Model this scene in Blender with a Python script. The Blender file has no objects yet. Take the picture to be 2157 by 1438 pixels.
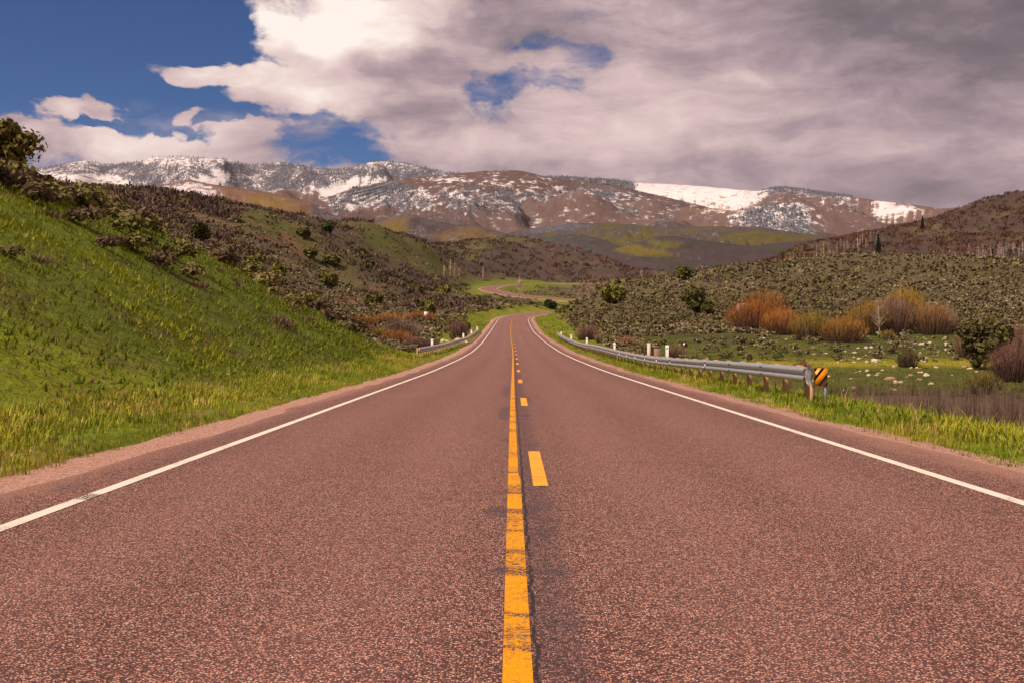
import bpy, math, random
import numpy as np
from mathutils import Vector, Matrix

rng = np.random.default_rng(7)
random.seed(7)
SC = bpy.context.scene
COL = SC.collection
R = math.radians

# ------------------------------------------------------------------ camera
F = 2340.0                       # focal length in pixels of the 2157 px wide photograph
CX, HY = 1078.5, 620.0           # principal column, horizon row
cam = bpy.data.cameras.new('camera')
cam.sensor_width = 36.0
cam.lens = 36.0 * F / 2157.0
cam.shift_y = -(719.0 - HY) / 2157.0
cam.clip_start = 0.1
cam.clip_end = 60000.0
camo = bpy.data.objects.new('camera', cam)
camo.location = (0, 0, 0)
camo.rotation_euler = (R(90), 0, 0)
COL.objects.link(camo)
SC.camera = camo
SC.render.resolution_x, SC.render.resolution_y = 1024, 682

# ------------------------------------------------------------------ exposure
SC.view_settings.view_transform = 'Standard'
SC.view_settings.look = 'None'
SC.view_settings.gamma = 1.0
SC.view_settings.use_curve_mapping = False
SC.view_settings.exposure = 0.12
SC.render.engine = 'CYCLES'
try:
    SC.cycles.use_denoising = True
    SC.cycles.max_bounces = 5
    SC.cycles.diffuse_bounces = 2
    SC.cycles.glossy_bounces = 2
    SC.cycles.transparent_max_bounces = 8
    SC.cycles.sample_clamp_indirect = 4.0
except Exception:
    pass

SUN_EL, SUN_AZ = 52.0, 236.0     # azimuth clockwise from +Y (the view direction)

# ------------------------------------------------------------------ node helpers
class NV:
    """a socket with arithmetic"""
    def __init__(s, t, sock): s.t, s.s = t, sock
    def _m(s, op, *o, clamp=False):
        n = s.t.nodes.new('ShaderNodeMath'); n.operation = op; n.use_clamp = clamp
        for i, v in enumerate((s,) + o):
            if isinstance(v, NV): s.t.links.new(v.s, n.inputs[i])
            else: n.inputs[i].default_value = v
        return NV(s.t, n.outputs[0])
    def __add__(s, o): return s._m('ADD', o)
    __radd__ = __add__
    def __sub__(s, o): return s._m('SUBTRACT', o)
    def __rsub__(s, o): return (s * -1.0) + o
    def __mul__(s, o): return s._m('MULTIPLY', o)
    __rmul__ = __mul__
    def __truediv__(s, o): return s._m('DIVIDE', o)
    def max(s, o): return s._m('MAXIMUM', o)
    def min(s, o): return s._m('MINIMUM', o)
    def pow(s, o): return s._m('POWER', o)
    def abs(s): return s._m('ABSOLUTE')
    def clamp(s): return s._m('ADD', 0.0, clamp=True)
    def smooth(s, a, b):
        n = s.t.nodes.new('ShaderNodeMapRange'); n.interpolation_type = 'SMOOTHSTEP'
        s.t.links.new(s.s, n.inputs['Value'])
        n.inputs['From Min'].default_value = a; n.inputs['From Max'].default_value = b
        return NV(s.t, n.outputs['Result'])

def cval(t, c):
    n = t.nodes.new('ShaderNodeRGB'); n.outputs[0].default_value = (c[0], c[1], c[2], 1); return NV(t, n.outputs[0])
def cmix(t, f, a, b, mode='MIX'):
    n = t.nodes.new('ShaderNodeMix'); n.data_type = 'RGBA'; n.blend_type = mode
    for key, v in ((0, f), (6, a), (7, b)):
        if isinstance(v, NV): t.links.new(v.s, n.inputs[key])
        elif key == 0: n.inputs[0].default_value = v
        else: n.inputs[key].default_value = (v[0], v[1], v[2], 1)
    return NV(t, n.outputs[2])
def noise(t, vec, scale, detail=4, rough=0.55, dist=0.0, col=False):
    n = t.nodes.new('ShaderNodeTexNoise'); t.links.new(vec.s, n.inputs['Vector'])
    n.inputs['Scale'].default_value = scale; n.inputs['Detail'].default_value = detail
    n.inputs['Roughness'].default_value = rough; n.inputs['Distortion'].default_value = dist
    return NV(t, n.outputs['Color' if col else 'Fac'])
def voro(t, vec, scale, out='Color', feature='F1', rnd=1.0):
    n = t.nodes.new('ShaderNodeTexVoronoi'); n.feature = feature; t.links.new(vec.s, n.inputs['Vector'])
    n.inputs['Scale'].default_value = scale; n.inputs['Randomness'].default_value = rnd
    return NV(t, n.outputs[out])
def vscale(t, vec, sc, off=(0, 0, 0)):
    n = t.nodes.new('ShaderNodeMapping'); t.links.new(vec.s, n.inputs[0])
    n.inputs['Scale'].default_value = sc; n.inputs['Location'].default_value = off
    return NV(t, n.outputs[0])
def sep(t, vec):
    n = t.nodes.new('ShaderNodeSeparateXYZ'); t.links.new(vec.s, n.inputs[0])
    return [NV(t, o) for o in n.outputs]
def comb(t, x, y, z):
    n = t.nodes.new('ShaderNodeCombineXYZ')
    for i, v in enumerate((x, y, z)):
        if isinstance(v, NV): t.links.new(v.s, n.inputs[i])
        else: n.inputs[i].default_value = v
    return NV(t, n.outputs[0])
def ramp(t, f, stops):
    n = t.nodes.new('ShaderNodeValToRGB'); t.links.new(f.s, n.inputs[0])
    e = n.color_ramp.elements
    while len(e) < len(stops): e.new(0.5)
    for el, (p, c) in zip(e, stops):
        el.position = p; el.color = (c[0], c[1], c[2], 1)
    return NV(t, n.outputs[0])
def attr(t, name, out='Color'):
    n = t.nodes.new('ShaderNodeAttribute'); n.attribute_name = name; return NV(t, n.outputs[out])
def geopos(t):
    n = t.nodes.new('ShaderNodeNewGeometry'); return NV(t, n.outputs['Position'])
def objco(t):
    n = t.nodes.new('ShaderNodeTexCoord'); return NV(t, n.outputs['Object'])
def uvco(t):
    n = t.nodes.new('ShaderNodeTexCoord'); return NV(t, n.outputs['UV'])
def objrand(t):
    n = t.nodes.new('ShaderNodeObjectInfo'); return NV(t, n.outputs['Random'])
def bump(t, h, strength, dist):
    n = t.nodes.new('ShaderNodeBump'); t.links.new(h.s, n.inputs['Height'])
    n.inputs['Strength'].default_value = strength; n.inputs['Distance'].default_value = dist
    return NV(t, n.outputs[0])
def newmat(name):
    m = bpy.data.materials.new(name); m.use_nodes = True
    t = m.node_tree; t.nodes.clear()
    o = t.nodes.new('ShaderNodeOutputMaterial'); return m, t, o
def principled(t, o, col, rough=0.8, spec=0.3, metal=0.0, normal=None):
    p = t.nodes.new('ShaderNodeBsdfPrincipled')
    if isinstance(col, NV): t.links.new(col.s, p.inputs['Base Color'])
    else: p.inputs['Base Color'].default_value = (*col, 1)
    if isinstance(rough, NV): t.links.new(rough.s, p.inputs['Roughness'])
    else: p.inputs['Roughness'].default_value = rough
    p.inputs['Specular IOR Level'].default_value = spec
    p.inputs['Metallic'].default_value = metal
    if normal is not None: t.links.new(normal.s, p.inputs['Normal'])
    t.links.new(p.outputs[0], o.inputs[0]); return p

def az_el(X, Y):
    u, v = (X - CX) / F, (HY - Y) / F
    a = math.atan(u); return a, math.atan(v * math.cos(a))

# ------------------------------------------------------------------ world: sky with clouds
W = bpy.data.worlds.new('World'); SC.world = W; W.use_nodes = True
wt = W.node_tree; wt.nodes.clear()
wo = wt.nodes.new('ShaderNodeOutputWorld'); bg = wt.nodes.new('ShaderNodeBackground')
wt.links.new(bg.outputs[0], wo.inputs[0])
sky = wt.nodes.new('ShaderNodeTexSky'); sky.sky_type = 'NISHITA'; sky.sun_disc = False
sky.sun_elevation = R(SUN_EL); sky.sun_rotation = R(SUN_AZ)
sky.altitude = 2300; sky.air_density = 1.0; sky.dust_density = 0.3; sky.ozone_density = 3.0
SKY = 0.10                        # Background strength
tc = wt.nodes.new('ShaderNodeTexCoord'); D = NV(wt, tc.outputs['Generated'])
dx, dy, dz = sep(wt, D)
az = dx._m('ARCTAN2', dy)
el = dz._m('ARCSINE')
CL = comb(wt, az, el * 1.75, dy * 0.0)        # cloud texture space: wide, flat cells
def warp(vec, scale, amt, det=3):
    q = noise(wt, vec, scale, det, 0.55, col=True)
    sb = wt.nodes.new('ShaderNodeVectorMath'); sb.operation = 'SUBTRACT'; wt.links.new(q.s, sb.inputs[0]); sb.inputs[1].default_value = (.5, .5, .5)
    wv = wt.nodes.new('ShaderNodeVectorMath'); wv.operation = 'MULTIPLY_ADD'
    wt.links.new(sb.outputs[0], wv.inputs[0]); wv.inputs[1].default_value = (amt, amt, 0.0); wt.links.new(vec.s, wv.inputs[2])
    return NV(wt, wv.outputs[0])
CLW = warp(warp(CL, 4.0, 0.10), 17.0, 0.030)
off = lambda v, x, y: vscale(wt, v, (1, 1, 1), (x, y, 0))
n1 = noise(wt, off(CLW, 1.3, .4), 7.0, 9, 0.66) - 0.5
n2 = noise(wt, off(CLW, 3.1, 1.7), 18.0, 7, 0.66) - 0.5
n3 = noise(wt, off(CLW, 9.1, 4.2), 4.2, 8, 0.56) - 0.5
n4 = noise(wt, vscale(wt, CLW, (1, 2.0, 1), (5.1, 8.2, 0)), 9.0, 6, 0.54) - 0.5
n5 = noise(wt, off(CLW, 7.7, 2.9), 55.0, 5, 0.65) - 0.5
wxy = sep(wt, warp(warp(comb(wt, az, el * 1.5, 0.0), 6.0, 0.11), 24.0, 0.062, 8))
def blobs(lst, azw, elw):
    acc = None
    for (X, Y, rx, ry, w) in lst:
        a, e = az_el(X, Y)
        p = (azw - a) * (F / rx); q = (elw * (1 / 1.5) - e) * (F / ry)
        g = (1.0 - (p * p + q * q)).max(0.0)
        g = g * g * w
        acc = g if acc is None else acc + g
    return acc
cover = blobs([
    (40, 20, 660, 350, -3.3), (330, 268, 80, 30, -1.3), (480, 262, 80, 26, -1.2), (215, 272, 70, 22, -1.2), (420, 300, 56, 20, -1.1), (640, 310, 70, 20, -.8), (110, 300, 50, 24, -.6), (330, 60, 270, 120, -0.9), (400, 250, 120, 44, -0.7), (700, 300, 200, 50, -1.0), (600, 256, 110, 24, -0.8),
    (1225, 110, 130, 46, -1.05), (1080, 178, 210, 36, -1.0), (1135, 85, 70, 36, -0.6), (1180, 150, 70, 30, -.3), (760, 340, 140, 34, -0.9), (640, 330, 90, 30, -0.5),
    (430, 163, 190, 34, 2.3), (570, 60, 110, 120, 0.7), (545, 215, 130, 60, 1.0),
    (230, 318, 230, 46, 1.7), (480, 300, 70, 50, 0.9), (20, 285, 90, 66, 2.8), (138, 236, 70, 42, 2.9), (225, 245, 60, 30, 2.5), (60, 130, 46, 32, 2.1), (0, 100, 34, 26, 1.4),
    (395, 262, 40, 24, 1.6), (1800, 180, 620, 420, 2.4), (1200, 330, 460, 120, 1.2), (760, 110, 300, 150, 1.0)], wxy[0], wxy[1])
cover = cover + 0.74 + n1 * 2.4 + n2 * 1.9 + n5 * 0.8
alpha = cover.smooth(-0.15, 0.75)
veil = blobs([(1180, 140, 330, 110, 1.2), (700, 300, 260, 70, 1.1), (380, 270, 200, 50, .6)], wxy[0], wxy[1]).clamp()
alpha = alpha.max(veil * (0.36 + n4 * 2.4 + n2 * 1.8).clamp())
bright = blobs([
    (745, 30, 330, 115, 0.46), (600, 90, 290, 150, 0.27), (600, 205, 280, 85, 0.27), (420, 165, 200, 44, 0.20), (260, 300, 300, 80, 0.32), (140, 236, 80, 44, 0.26), (20, 270, 90, 60, 0.2),
    (860, 130, 180, 55, -0.08), (880, 240, 210, 60, -0.13), (1090, 50, 240, 90, -0.16), (640, 300, 120, 40, -0.05),
    (1050, 320, 560, 70, 0.13), (1330, 160, 110, 70, 0.08), (1530, 180, 130, 30, 0.12), (1500, 260, 760, 190, 0.12),
    (2200, -80, 620, 400, -0.34), (2100, 400, 360, 110, -0.10), (1340, 375, 60, 24, 0.10), (1640, 20, 300, 90, -0.07)], wxy[0], wxy[1])
bright = bright + 0.49 + n3 * 0.55 + n4 * 0.60 + n2 * 0.34 + n5 * 0.06 + el.max(0.0).smooth(0.28, 1.0) * 0.04
ccol = ramp(wt, bright.clamp(), [(0.0, (0.10, 0.080, 0.10)), (0.25, (0.185, 0.148, 0.165)), (0.45, (0.372, 0.276, 0.300)), (0.65, (0.63, 0.468, 0.462)), (0.85, (0.82, 0.665, 0.61)), (1.0, (0.98, 0.86, 0.79))])
skyc = cmix(wt, 1.0, NV(wt, sky.outputs[0]), (0.17, 0.34, 0.54), 'MULTIPLY')
cl_lin = cmix(wt, 1.0, ccol, (1 / SKY, 1 / SKY, 1 / SKY), 'MULTIPLY')
final = cmix(wt, alpha, skyc, cl_lin)
wt.links.new(final.s, bg.inputs['Color']); bg.inputs['Strength'].default_value = SKY

# ------------------------------------------------------------------ sun behind thin cloud
sl = bpy.data.lights.new('sun', 'SUN'); sl.energy = 5.0; sl.angle = R(5); sl.color = (1.0, 0.87, 0.72)
so = bpy.data.objects.new('sun', sl); COL.objects.link(so)
_a, _e = R(SUN_AZ), R(SUN_EL)
sdir = Vector((math.sin(_a) * math.cos(_e), math.cos(_a) * math.cos(_e), math.sin(_e)))
so.rotation_euler = sdir.to_track_quat('Z', 'Y').to_euler()
so.location = sdir * 200

# ------------------------------------------------------------------ numpy helpers
def hash2(i, j, seed):
    n = (i.astype(np.int64) * 374761393 + j.astype(np.int64) * 668265263 + seed * 144269504) & 0xFFFFFFFF
    n = ((n ^ (n >> 13)) * 1274126177) & 0xFFFFFFFF
    n = n ^ (n >> 16)
    return (n & 0xFFFF) / 65535.0
def vnoise(x, y, seed=0):
    xi, yi = np.floor(x), np.floor(y); fx, fy = x - xi, y - yi
    fx = fx * fx * fx * (fx * (fx * 6 - 15) + 10); fy = fy * fy * fy * (fy * (fy * 6 - 15) + 10)
    a, b = hash2(xi, yi, seed), hash2(xi + 1, yi, seed)
    c, d = hash2(xi, yi + 1, seed), hash2(xi + 1, yi + 1, seed)
    return (a + (b - a) * fx) * (1 - fy) + (c + (d - c) * fx) * fy
def fbm(x, y, o=4, seed=0, g=0.5):
    x = np.asarray(x, float); y = np.asarray(y, float)
    s = np.zeros(np.broadcast(x, y).shape); a, n = 1.0, 0.0
    for k in range(o):
        s += a * (vnoise(x * 2 ** k + 17.3 * k, y * 2 ** k - 9.1 * k, seed + k) - 0.5); n += a; a *= g
    return s / n * 2
def sst(a, b, x):
    t = np.clip((np.asarray(x, float) - a) / (b - a), 0, 1); return t * t * (3 - 2 * t)
def inpoly(X, Y, poly):
    X = np.asarray(X); Y = np.asarray(Y); r = np.zeros(X.shape, bool); n = len(poly)
    for i in range(n):
        x1, y1 = poly[i]; x2, y2 = poly[(i + 1) % n]
        c = ((y1 > Y) != (y2 > Y)) & (X < (x2 - x1) * (Y - y1) / ((y2 - y1) + 1e-9) + x1)
        r ^= c
    return r
def lerp3(a, b, w):
    return a + (np.asarray(b, float) - a) * np.asarray(w)[..., None]

def build(name, V, faces, mat, tint=None, parent=None, smooth=False, uv=None, link=True, extra=None):
    """one mesh object from numpy arrays; faces = array (n,3)/(n,4) or a list of such arrays"""
    if not isinstance(faces, (list, tuple)): faces = [faces]
    faces = [np.asarray(f, np.int32) for f in faces if len(f)]
    me = bpy.data.meshes.new(name)
    V = np.asarray(V, np.float32)
    me.vertices.add(len(V)); me.vertices.foreach_set('co', V.ravel())
    loops = np.concatenate([f.ravel() for f in faces])
    tot = np.concatenate([np.full(len(f), f.shape[1], np.int32) for f in faces])
    st = np.concatenate([[0], np.cumsum(tot)[:-1]]).astype(np.int32)
    me.loops.add(len(loops)); me.loops.foreach_set('vertex_index', loops.astype(np.int32))
    me.polygons.add(len(tot)); me.polygons.foreach_set('loop_start', st); me.polygons.foreach_set('loop_total', tot)
    if smooth: me.polygons.foreach_set('use_smooth', np.ones(len(tot), bool))
    me.update(calc_edges=True)
    if tint is not None:
        a = me.color_attributes.new('tint', 'FLOAT_COLOR', 'POINT')
        c = np.ones((len(V), 4), np.float32); c[:, :3] = tint; a.data.foreach_set('color', c.ravel())
    for k, v in (extra or {}).items():
        a = me.attributes.new(k, 'FLOAT', 'POINT'); a.data.foreach_set('value', np.asarray(v, np.float32).ravel())
    if uv is not None:
        l = me.uv_layers.new(name='UVMap'); l.data.foreach_set('uv', np.asarray(uv, np.float32)[loops].ravel())
    if mat is not None: me.materials.append(mat)
    o = bpy.data.objects.new(name, me)
    if parent is not None: o.parent = parent
    if link: COL.objects.link(o)
    return o
def tag(o, label=None, cat=None, group=None, kind=None):
    if label: o['label'] = label
    if cat: o['category'] = cat
    if group: o['group'] = group
    if kind: o['kind'] = kind
    return o
def empty(name, loc, label=None, cat=None, group=None, rz=0.0):
    o = bpy.data.objects.new(name, None); COL.objects.link(o); o.location = loc; o.rotation_euler = (0, 0, rz)
    o.empty_display_size = 0.3
    return tag(o, label, cat, group)
def gridfaces(nr, nc):
    i = np.arange(nr - 1)[:, None] * nc + np.arange(nc - 1)[None, :]
    return np.stack([i, i + 1, i + nc + 1, i + nc], -1).reshape(-1, 4)
class MB:
    def __init__(s): s.v, s.q, s.t, s.c, s.n = [], [], [], [], 0
    def add(s, v, q=None, t=None, c=(1, 1, 1)):
        v = np.asarray(v, float)
        if q is not None and len(q): s.q.append(np.asarray(q) + s.n)
        if t is not None and len(t): s.t.append(np.asarray(t) + s.n)
        c = np.asarray(c, float); s.c.append(np.broadcast_to(c, (len(v), 3)) if c.ndim == 1 else c)
        s.v.append(v); s.n += len(v)
    def box(s, cx, cy, cz, sx, sy, sz, M=None, c=(1, 1, 1)):
        v = np.array([(a * sx / 2, b * sy / 2, d * sz / 2) for a in (-1, 1) for b in (-1, 1) for d in (-1, 1)])
        if M is not None: v = v @ np.array(M.to_3x3()).T
        s.add(v + (cx, cy, cz), q=[(0, 1, 3, 2), (4, 6, 7, 5), (0, 4, 5, 1), (2, 3, 7, 6), (0, 2, 6, 4), (1, 5, 7, 3)], c=c)
    def tube(s, pts, rad, n=6, c=(1, 1, 1)):
        pts = np.asarray(pts, float); rad = np.broadcast_to(rad, (len(pts),)); m = len(pts)
        tg = np.gradient(pts, axis=0); tg /= np.linalg.norm(tg, axis=1)[:, None] + 1e-9
        ref = np.where(np.abs(tg[:, 2:3]) > 0.9, [[1.0, 0, 0]], [[0, 0, 1.0]])
        a = np.cross(tg, ref); a /= np.linalg.norm(a, axis=1)[:, None] + 1e-9
        b = np.cross(tg, a)
        th = np.arange(n) / n * 2 * math.pi
        v = pts[:, None] + rad[:, None, None] * (a[:, None] * np.cos(th)[None, :, None] + b[:, None] * np.sin(th)[None, :, None])
        q = [(k * n + j, k * n + (j + 1) % n, (k + 1) * n + (j + 1) % n, (k + 1) * n + j) for k in range(m - 1) for j in range(n)]
        cap = [(0, j + 1, j) for j in range(1, n - 1)] + [((m - 1) * n, (m - 1) * n + j, (m - 1) * n + j + 1) for j in range(1, n - 1)]
        s.add(v.reshape(-1, 3), q=q, t=cap, c=c)
    def arrays(s):
        fs = []
        if s.q: fs.append(np.concatenate(s.q))
        if s.t: fs.append(np.concatenate(s.t))
        return np.concatenate(s.v), fs, np.concatenate(s.c)
    def build(s, name, mat, parent=None, **k):
        v, f, c = s.arrays(); return build(name, v, f, mat, tint=c, parent=parent, **k)

def scatter_mesh(protos, pos, rot, scl, tints, pick, lean=None):
    """join many copies of small (V, F, C) prototypes into one set of arrays"""
    Vs, Fs, Cs, n = [], {}, [], 0
    for k, (pv, pf, pc) in enumerate(protos):
        idx = np.nonzero(pick == k)[0]
        if not len(idx): continue
        c, s = np.cos(rot[idx]), np.sin(rot[idx]); sc = scl[idx]
        if sc.ndim == 1: sc = np.stack([sc, sc, sc], 1)
        x = pv[None, :, 0] * sc[:, 0:1]; y = pv[None, :, 1] * sc[:, 1:2]; z = pv[None, :, 2] * sc[:, 2:3]
        v = np.stack([x * c[:, None] - y * s[:, None], x * s[:, None] + y * c[:, None], z], -1)
        if lean is not None: v[..., 2] += v[..., 0] * lean[idx, 0:1] + v[..., 1] * lean[idx, 1:2]
        v += pos[idx][:, None, :]
        Vs.append(v.reshape(-1, 3)); Cs.append((pc[None] * tints[idx][:, None, :]).reshape(-1, 3))
        off = n + np.arange(len(idx)) * len(pv)
        for f in pf:
            f = np.asarray(f); Fs.setdefault(f.shape[1], []).append((f[None] + off[:, None, None]).reshape(-1, f.shape[1]))
        n += len(idx) * len(pv)
    return np.concatenate(Vs), [np.concatenate(v) for v in Fs.values()], np.concatenate(Cs)

# ------------------------------------------------------------------ the road's line and the ground's height
ZY = np.array([-400, -60, 0, 20, 47, 70, 94, 130, 184, 240, 295, 345, 400, 440, 470, 500, 540, 600, 650, 680, 720, 800, 900, 1200.])
ZZ = np.array([10.0, 1.3, -1.236, -2.1, -3.26, -4.1, -4.85, -5.6, -6.3, -6.35, -6.05, -5.5, -4.7, -4.0, -3.0, -1.1, .75, 2.8, 4.9, 6.1, 7.4, 9.0, 11.0, 14.0])
def cubic_table():
    ys = np.linspace(-400, 1200, 3201); z = np.interp(ys, ZY, ZZ)
    k = np.exp(-0.5 * (np.arange(-24, 25) / 8.0) ** 2); k /= k.sum()
    zs = np.convolve(np.pad(z, 24, mode='edge'), k, mode='valid')
    w = sst(12, 30, ys); zs = z * (1 - w) + zs * w
    return ys, zs
_TY, _TZ = cubic_table()
def zroad(y): return np.interp(y, _TY, _TZ)

CTRL = np.array([(.27, -60), (.27, -20), (.27, 0), (.27, 25), (.30, 50), (.33, 94), (.18, 140), (.0, 184), (.1, 240), (.7, 285), (4.2, 315), (13, 337), (31, 355), (55, 377), (72, 408),
                 (71, 438), (52, 460), (27, 475), (6, 503), (-5, 540), (-11.5, 583), (-12.6, 615), (-8.5, 649), (0.5, 676), (12, 692), (36, 705), (90, 716), (160, 722)], float)
def catmull(P, n=24):
    out = []
    for i in range(len(P) - 1):
        p0, p1, p2, p3 = P[max(i - 1, 0)], P[i], P[i + 1], P[min(i + 2, len(P) - 1)]
        t = np.linspace(0, 1, n, endpoint=False)[:, None]
        out.append(.5 * ((2 * p1) + (p2 - p0) * t + (2 * p0 - 5 * p1 + 4 * p2 - p3) * t ** 2 + (3 * p1 - p0 - 3 * p2 + p3) * t ** 3))
    out.append(P[-1:]); return np.concatenate(out)
_cl = catmull(CTRL); _cs = np.concatenate([[0], np.cumsum(np.linalg.norm(np.diff(_cl, axis=0), axis=1))])
S0 = np.interp(0, _cl[:400, 1], _cs[:400])        # arc length at the camera
def centre(s):
    s = np.asarray(s) + S0
    p = np.stack([np.interp(s, _cs, _cl[:, 0]), np.interp(s, _cs, _cl[:, 1])], -1)
    q = np.stack([np.interp(s + .5, _cs, _cl[:, 0]), np.interp(s + .5, _cs, _cl[:, 1])], -1)
    r = np.stack([np.interp(s - .5, _cs, _cl[:, 0]), np.interp(s - .5, _cs, _cl[:, 1])], -1)
    t = q - r; t /= np.linalg.norm(t, axis=-1, keepdims=True) + 1e-9
    return p, np.stack([t[..., 1], -t[..., 0]], -1)      # point, right-hand normal
def road_dist(x, y):
    """distance to the road's centre line, and its side (+ right)"""
    x = np.asarray(x, float); y = np.asarray(y, float)
    d = np.abs(x - np.interp(y, _cl[:200, 1], _cl[:200, 0]))
    sel = np.asarray(y > 240)
    if sel.any():
        P = _cl[_cl[:, 1] > 225]; P = P[::3]
        xs, ys = x[sel], y[sel]; m = np.full(xs.shape, 1e9)
        for a, b in zip(P[:-1], P[1:]):
            ab = b - a; L = ab @ ab + 1e-9
            t = np.clip(((xs - a[0]) * ab[0] + (ys - a[1]) * ab[1]) / L, 0, 1)
            m = np.minimum(m, np.hypot(xs - a[0] - t * ab[0], ys - a[1] - t * ab[1]))
        d = d.copy(); d[sel] = m
    return d

# landform control points: photo column, photo row, depth in metres
CP = [
 # right: gully, meadow, sage hill
 (1500, 748, 100), (1740, 724, 125), (1540, 702, 148), (1850, 706, 140), (2010, 705, 140), (2157, 700, 145), (1900, 790, 72), (2157, 790, 70), (1650, 790, 72), (2400, 760, 80), (2400, 690, 150), (2800, 760, 80), (2800, 690, 150),
 (1300, 692, 168), (1230, 682, 205), (1190, 669, 262), (1300, 652, 232), (1463, 658, 212), (1700, 645, 212), (2000, 645, 210), (2157, 640, 206), (2500, 640, 206), (2900, 640, 206),
 (1400, 612, 292), (1600, 604, 282), (1850, 594, 272), (2100, 592, 272), (2500, 590, 272), (2900, 590, 272),
 (1185, 655, 296), (1215, 634, 310), (1250, 618, 318), (1300, 602, 330), (1400, 584, 350), (1550, 563, 360), (1700, 556, 360), (1850, 548, 355), (2000, 551, 350), (2157, 558, 345), (2500, 558, 345), (2900, 558, 345),
 (1240, 650, 370), (1300, 645, 400), (1400, 625, 440), (1550, 600, 460), (1700, 590, 470), (1850, 580, 470), (2000, 578, 470), (2157, 578, 470), (2600, 575, 470), (2900, 575, 470),
 (1210, 640, 430), (1300, 632, 470), (1230, 618, 540), (1320, 606, 600), (1330, 590, 700), (1420, 592, 600), (1550, 585, 600), (1480, 580, 780), (1600, 578, 800), (1350, 582, 800), (1400, 580, 950), (1600, 578, 1000),
 (1150, 616, 560), (1180, 604, 640), (1200, 596, 720), (1130, 592, 740), 
 # left: creek willows, slopes behind the bank
 (870, 725, 112), (820, 710, 130), (760, 692, 165), (850, 683, 188), (800, 668, 228), (730, 656, 262), (950, 667, 258), (930, 646, 335), (1000, 634, 410), (1010, 622, 500), (1000, 606, 620), (1020, 596, 690),
 (900, 614, 440), (750, 622, 370), (700, 600, 420), (850, 582, 520), (960, 588, 600), (930, 570, 660), (1000, 575, 700), (1080, 588, 720),
 (600, 605, 235), (500, 565, 245), (400, 520, 240), (300, 470, 230), (150, 430, 200), (0, 400, 180), (650, 640, 205), (560, 640, 165), (420, 570, 160), (250, 510, 150), (0, 430, 130), (-400, 400, 130), (-800, 400, 130), (-400, 380, 200), (-800, 380, 200),
 (230, 408, 340), (330, 412, 400), (480, 421, 470), (560, 436, 500), (640, 458, 530), (740, 480, 580), (850, 500, 640), (900, 520, 680), (-200, 395, 300), (-600, 390, 300), (-1000, 390, 300),
 (700, 545, 430), (600, 520, 400), (480, 480, 380), (350, 450, 330), (800, 530, 560), (850, 548, 580),
 (920, 512, 860), (980, 504, 880), (1060, 498, 900), (1150, 514, 890), (1250, 545, 860), (1300, 562, 840), (1380, 574, 830), (1000, 545, 780), (1150, 560, 800), (1080, 570, 760), (1220, 575, 790),
 (0, 450, 520), (230, 470, 560), (480, 500, 680), (700, 530, 780), (850, 540, 840), (900, 540, 1050), (1060, 540, 1080), (1250, 570, 1050), (600, 540, 1000), (200, 520, 1000), (-400, 480, 600), (-1000, 480, 600), (-600, 520, 1000),
 # right: dark brush hill
 (1640, 567, 640), (1700, 562, 600), (1850, 556, 560), (2000, 548, 560), (2157, 545, 560), (2500, 540, 560), (2900, 540, 560),
 (1660, 548, 700), (1700, 513, 740), (1800, 492, 780), (1900, 476, 800), (1950, 464, 800), (2000, 450, 800), (2080, 428, 800), (2157, 410, 800), (2400, 380, 800), (2800, 370, 800),
 (1760, 540, 690), (1880, 520, 690), (2000, 500, 690), (2157, 480, 690), (2500, 460, 690),
 (1700, 560, 960), (1900, 530, 1020), (2157, 470, 1050), (2500, 440, 1050), (2800, 440, 1050),
]
CP = np.array(CP, float)
cx_, cy_ = (CP[:, 0] - CX) / F, CP[:, 2]
cz_ = (HY - CP[:, 1]) / F * CP[:, 2]
RU, RV = cx_ * 2.6, np.log(cy_) * 1.5
RW = (cz_ - zroad(cy_)) / cy_
def tps(r2): return 0.5 * r2 * np.log(r2 + 1e-9)
def rbf_fit():
    n = len(RU)
    A = tps((RU[:, None] - RU) ** 2 + (RV[:, None] - RV) ** 2) + np.eye(n) * 0.002
    Pm = np.stack([np.ones(n), RU, RV], 1)
    M = np.block([[A, Pm], [Pm.T, np.zeros((3, 3))]])
    return np.linalg.solve(M, np.concatenate([RW, np.zeros(3)]))
_rw = rbf_fit()
def rbf(u, v):
    u = u.ravel(); v = v.ravel(); out = np.empty(len(u))
    for i in range(0, len(u), 20000):
        a, b = u[i:i + 20000, None], v[i:i + 20000, None]
        out[i:i + 20000] = tps((a - RU) ** 2 + (b - RV) ** 2) @ _rw[:-3] + _rw[-3] + _rw[-2] * a[:, 0] + _rw[-1] * b[:, 0]
    return out
BANK_TOE = 6.3
def bank(x, y):
    L = -x + 0.5 * fbm(x / 9, y / 9, 2, 5)
    a = 0.60 * (np.logaddexp(0, (L - BANK_TOE) * 1.6) / 1.6)
    b = 7.8 + 0.17 * (L - 19)
    h = -np.logaddexp(-a * 1.1, -b * 1.1) / 1.1
    h = np.maximum(h, 0)
    end = 1 - sst(np.minimum(58 + 0.10 * (L - 6), 64), 92, y + 2.0 * fbm(x / 14, y / 14, 2, 9))
    return h * end * sst(-70, -20, y)
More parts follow.
